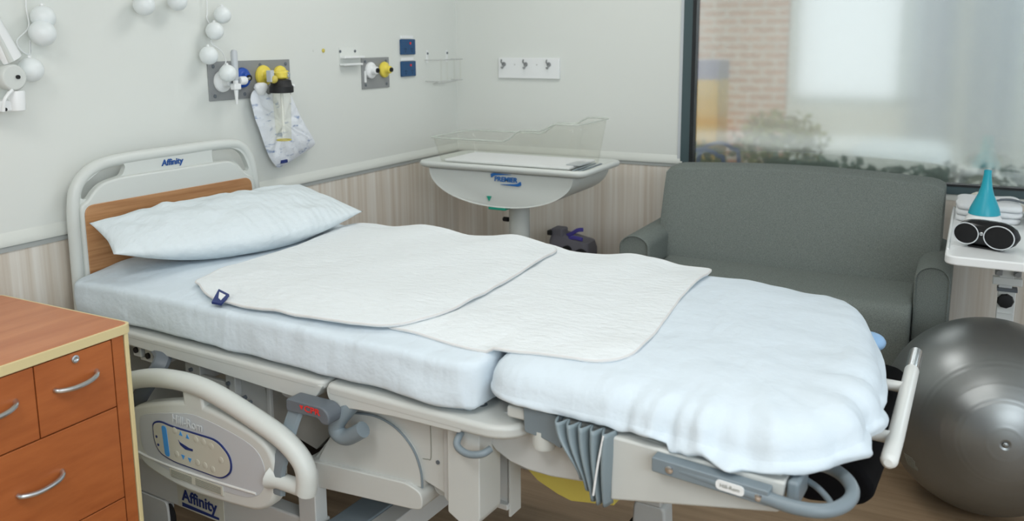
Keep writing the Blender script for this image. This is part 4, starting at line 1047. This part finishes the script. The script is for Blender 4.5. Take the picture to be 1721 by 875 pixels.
# lamp arm at the far left
la = thing('lamp_arm', 'white jointed wall lamp arm at the far left edge', 'lamp', (-2.57, 0, 1.42))
obj('lower_arm', G().tube([(.012, -.08, .085), (-.10, -.08, .30)], [.030, .034], 14, flat=.6), M['white_plastic'], la)
obj('arm_rod', G().tube([(-.0, -.09, .08), (-.06, -.09, .22)], .01, 10), M['ivory'], la)
obj('knuckle', G().lathe([(.034, -.022), (.038, -.016), (.038, .016), (.034, .022)], axis_m((0, -.08, .035), (0, -1, 0)), 24), M['ivory'], la, .003)
obj('knuckle_screw', G().lathe([(.006, .022), (.006, .027)], axis_m((.008, -.08, .036), (0, -1, 0)), 10), M['black'], la)
obj('pivot_socket', G().lathe([(.019, -.052), (.021, -.05), (.024, .002), (.022, .006)], Matrix.Translation((.012, -.08, -.01)), 18), M['white_plastic'], la)
obj('wall_bracket', G().box(-.06, .02, -.085, 0, -.062, -.03), M['white_plastic'], la, .006)
obj('lamp_cable', G().tube(cr([(-.01, -.1, .0), (-.035, -.1, -.025), (-.04, -.095, -.06)], 5), .005, 8), M['white_plastic'], la)
obj('bracket_screw', G().lathe([(.005, 0), (.005, .004)], axis_m((-.028, -.085, -.055), (0, -1, 0)), 10), M['black'], la)

# ---------------------------------------------------------------- beyond the glass
M['brick'] = mat('pale_brick', rgb(205, 160, 138), .8)
bt = nd(M['brick'], 'ShaderNodeTexBrick', Scale=1.0, Color1=rgb(206, 152, 128), Color2=rgb(190, 132, 108), Mortar=rgb(222, 214, 204))
bt.inputs['Brick Width'].default_value = .23; bt.inputs['Row Height'].default_value = .076; bt.inputs['Mortar Size'].default_value = .012
tcn = nd(M['brick'], 'ShaderNodeTexCoord'); sx_ = nd(M['brick'], 'ShaderNodeSeparateXYZ'); cb = nd(M['brick'], 'ShaderNodeCombineXYZ')
lk(M['brick'], tcn.outputs['Object'], sx_.inputs[0]); lk(M['brick'], sx_.outputs[1], cb.inputs[0]); lk(M['brick'], sx_.outputs[2], cb.inputs[1]); lk(M['brick'], cb.outputs[0], bt.inputs['Vector']); lk(M['brick'], bt.outputs[0], P(M['brick']).inputs['Base Color'])
M['render'] = mat('pale_render', rgb(232, 232, 226), .8)
M['paving'] = mat('pale_paving', rgb(186, 180, 160), .8); noise_col(M['paving'], (4, 4, 4), rgb(168, 164, 146), rgb(204, 198, 178), 3)
M['leaf'] = mat('shrub_leaves', rgb(112, 128, 70), .7); noise_col(M['leaf'], (30, 30, 30), rgb(84, 104, 56), rgb(170, 166, 96), 3)
M['added_hedge'] = mat('added_hedge_leaves', rgb(118, 138, 120), .7)
M['yellow_paint'] = mat('yellow_paint', rgb(232, 180, 70), .6)
struct('floor_courtyard', G().box(.13, 7, -8, 5, -.12, -.02), M['paving'])
o = obj('brick_wall', G().box(4.0, 4.3, -1.02, 3.0, -.02, 3.4), M['brick']); tag(o, 'pale brick courtyard wall seen through the window', 'wall')
o = obj('rendered_wall', G().box(3.9, 4.2, -5.5, -1.05, -.02, 3.4), M['render']); tag(o, 'white rendered courtyard wall beyond the glass', 'wall')
yb = thing('storage_cupboard', 'yellow cupboard with a mauve top panel in the courtyard', 'cupboard', (2.2, -.72, 0))
obj('cupboard_body', G().box(0, .3, -.16, .2, -.02, 1.26), M['yellow_paint'], yb, .01)
obj('cupboard_top', G().box(0, .3, -.16, .2, 1.26, 1.40), mat('mauve_paint', rgb(120, 116, 160), .6), yb, .005)
random.seed(8)
def shrub(label, c, r, n, h):
    t = thing('shrub', label, 'shrub', (c[0], c[1], -.02)); g = G()
    for k in range(n):
        d = Vector((random.gauss(0, 1), random.gauss(0, 1), random.gauss(0, 1))).normalized()*r*random.uniform(.55, 1)
        p = Vector((d.x, d.y, h+d.z*.8)); a = Vector((random.gauss(0, 1), random.gauss(0, 1), random.gauss(0, 1))).normalized(); b = d.cross(a).normalized(); s_ = random.uniform(.02, .045)
        g.add([p-a*s_, p+b*s_*.5, p+a*s_, p-b*s_*.5], [(0, 1, 2, 3)])
    obj('foliage', g, M['leaf'], t)
    obj('stem', G().tube([(0, 0, 0), (.02, 0, h*.6), (0, .02, h)], [.03, .025, .01], 8), M['dark_steel'], t)
hg_ = thing('added_hedge', 'low dark green foliage added outside in place of the reflected shade along the window bottom', 'added_hedge', (1.75, -2.1, -.02)); g = G()  # added foliage making the dark band that the bed's reflected shade gives
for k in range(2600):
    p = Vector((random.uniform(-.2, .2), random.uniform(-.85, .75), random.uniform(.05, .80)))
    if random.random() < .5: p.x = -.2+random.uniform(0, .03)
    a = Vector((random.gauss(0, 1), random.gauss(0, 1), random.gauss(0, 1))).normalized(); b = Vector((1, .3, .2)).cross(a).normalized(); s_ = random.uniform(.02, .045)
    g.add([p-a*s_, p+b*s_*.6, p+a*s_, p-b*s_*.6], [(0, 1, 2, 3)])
obj('foliage', g, M['added_hedge'], hg_)
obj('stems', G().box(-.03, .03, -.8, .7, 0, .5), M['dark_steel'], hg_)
shrub('round green shrub behind the left part of the glass', (2.4, -1.29), .36, 900, .80)
shrub('low green shrub beside the yellow cupboard', (1.65, -.86), .25, 500, .72)
M['blue_tube'] = mat('blue_tube', rgb(70, 110, 190), .4)
ch = thing('garden_chair', 'blue tubular garden chair behind the lower left of the glass', 'chair', (.75, -1.17, 0))
for dx in (0, .35):
    obj('chair_frame', G().tube(cr([(dx, .12, -.02), (dx, .12, .6), (dx, .10, .86), (dx, .0, .93), (dx, -.10, .90), (dx, -.14, .8), (dx, -.15, -.02)], 5), .012, 10), M['blue_tube'], ch)
obj('chair_seat', G().box(0, .35, -.14, .12, .42, .45), M['blue_tube'], ch, .01)
# curtains at the far side of the room (they show in the glass)
M['curtain'] = mat('blue_grey_curtain', rgb(150, 158, 172), .9); noise_col(M['curtain'], (1, 22, .15), rgb(84, 104, 140), rgb(206, 210, 222), 3)
for y0, y1, l_ in ((-1.95, -2.32, 'blue-grey ward curtain on the back wall, nearer the head wall'), (-2.48, -2.9, 'blue-grey ward curtain on the back wall behind the camera')):
    def cf(i, j, y0=y0, y1=y1):
        return Vector((XB+.10+.03*math.sin(i*22), lerp(y0, y1, i), lerp(.08, 2.5, j)))
    o = obj('curtain', G().grid(cf, 80, 4), M['curtain'], None, 0, 80, solid=.004); tag(o, l_, 'curtain', 'ward curtains')
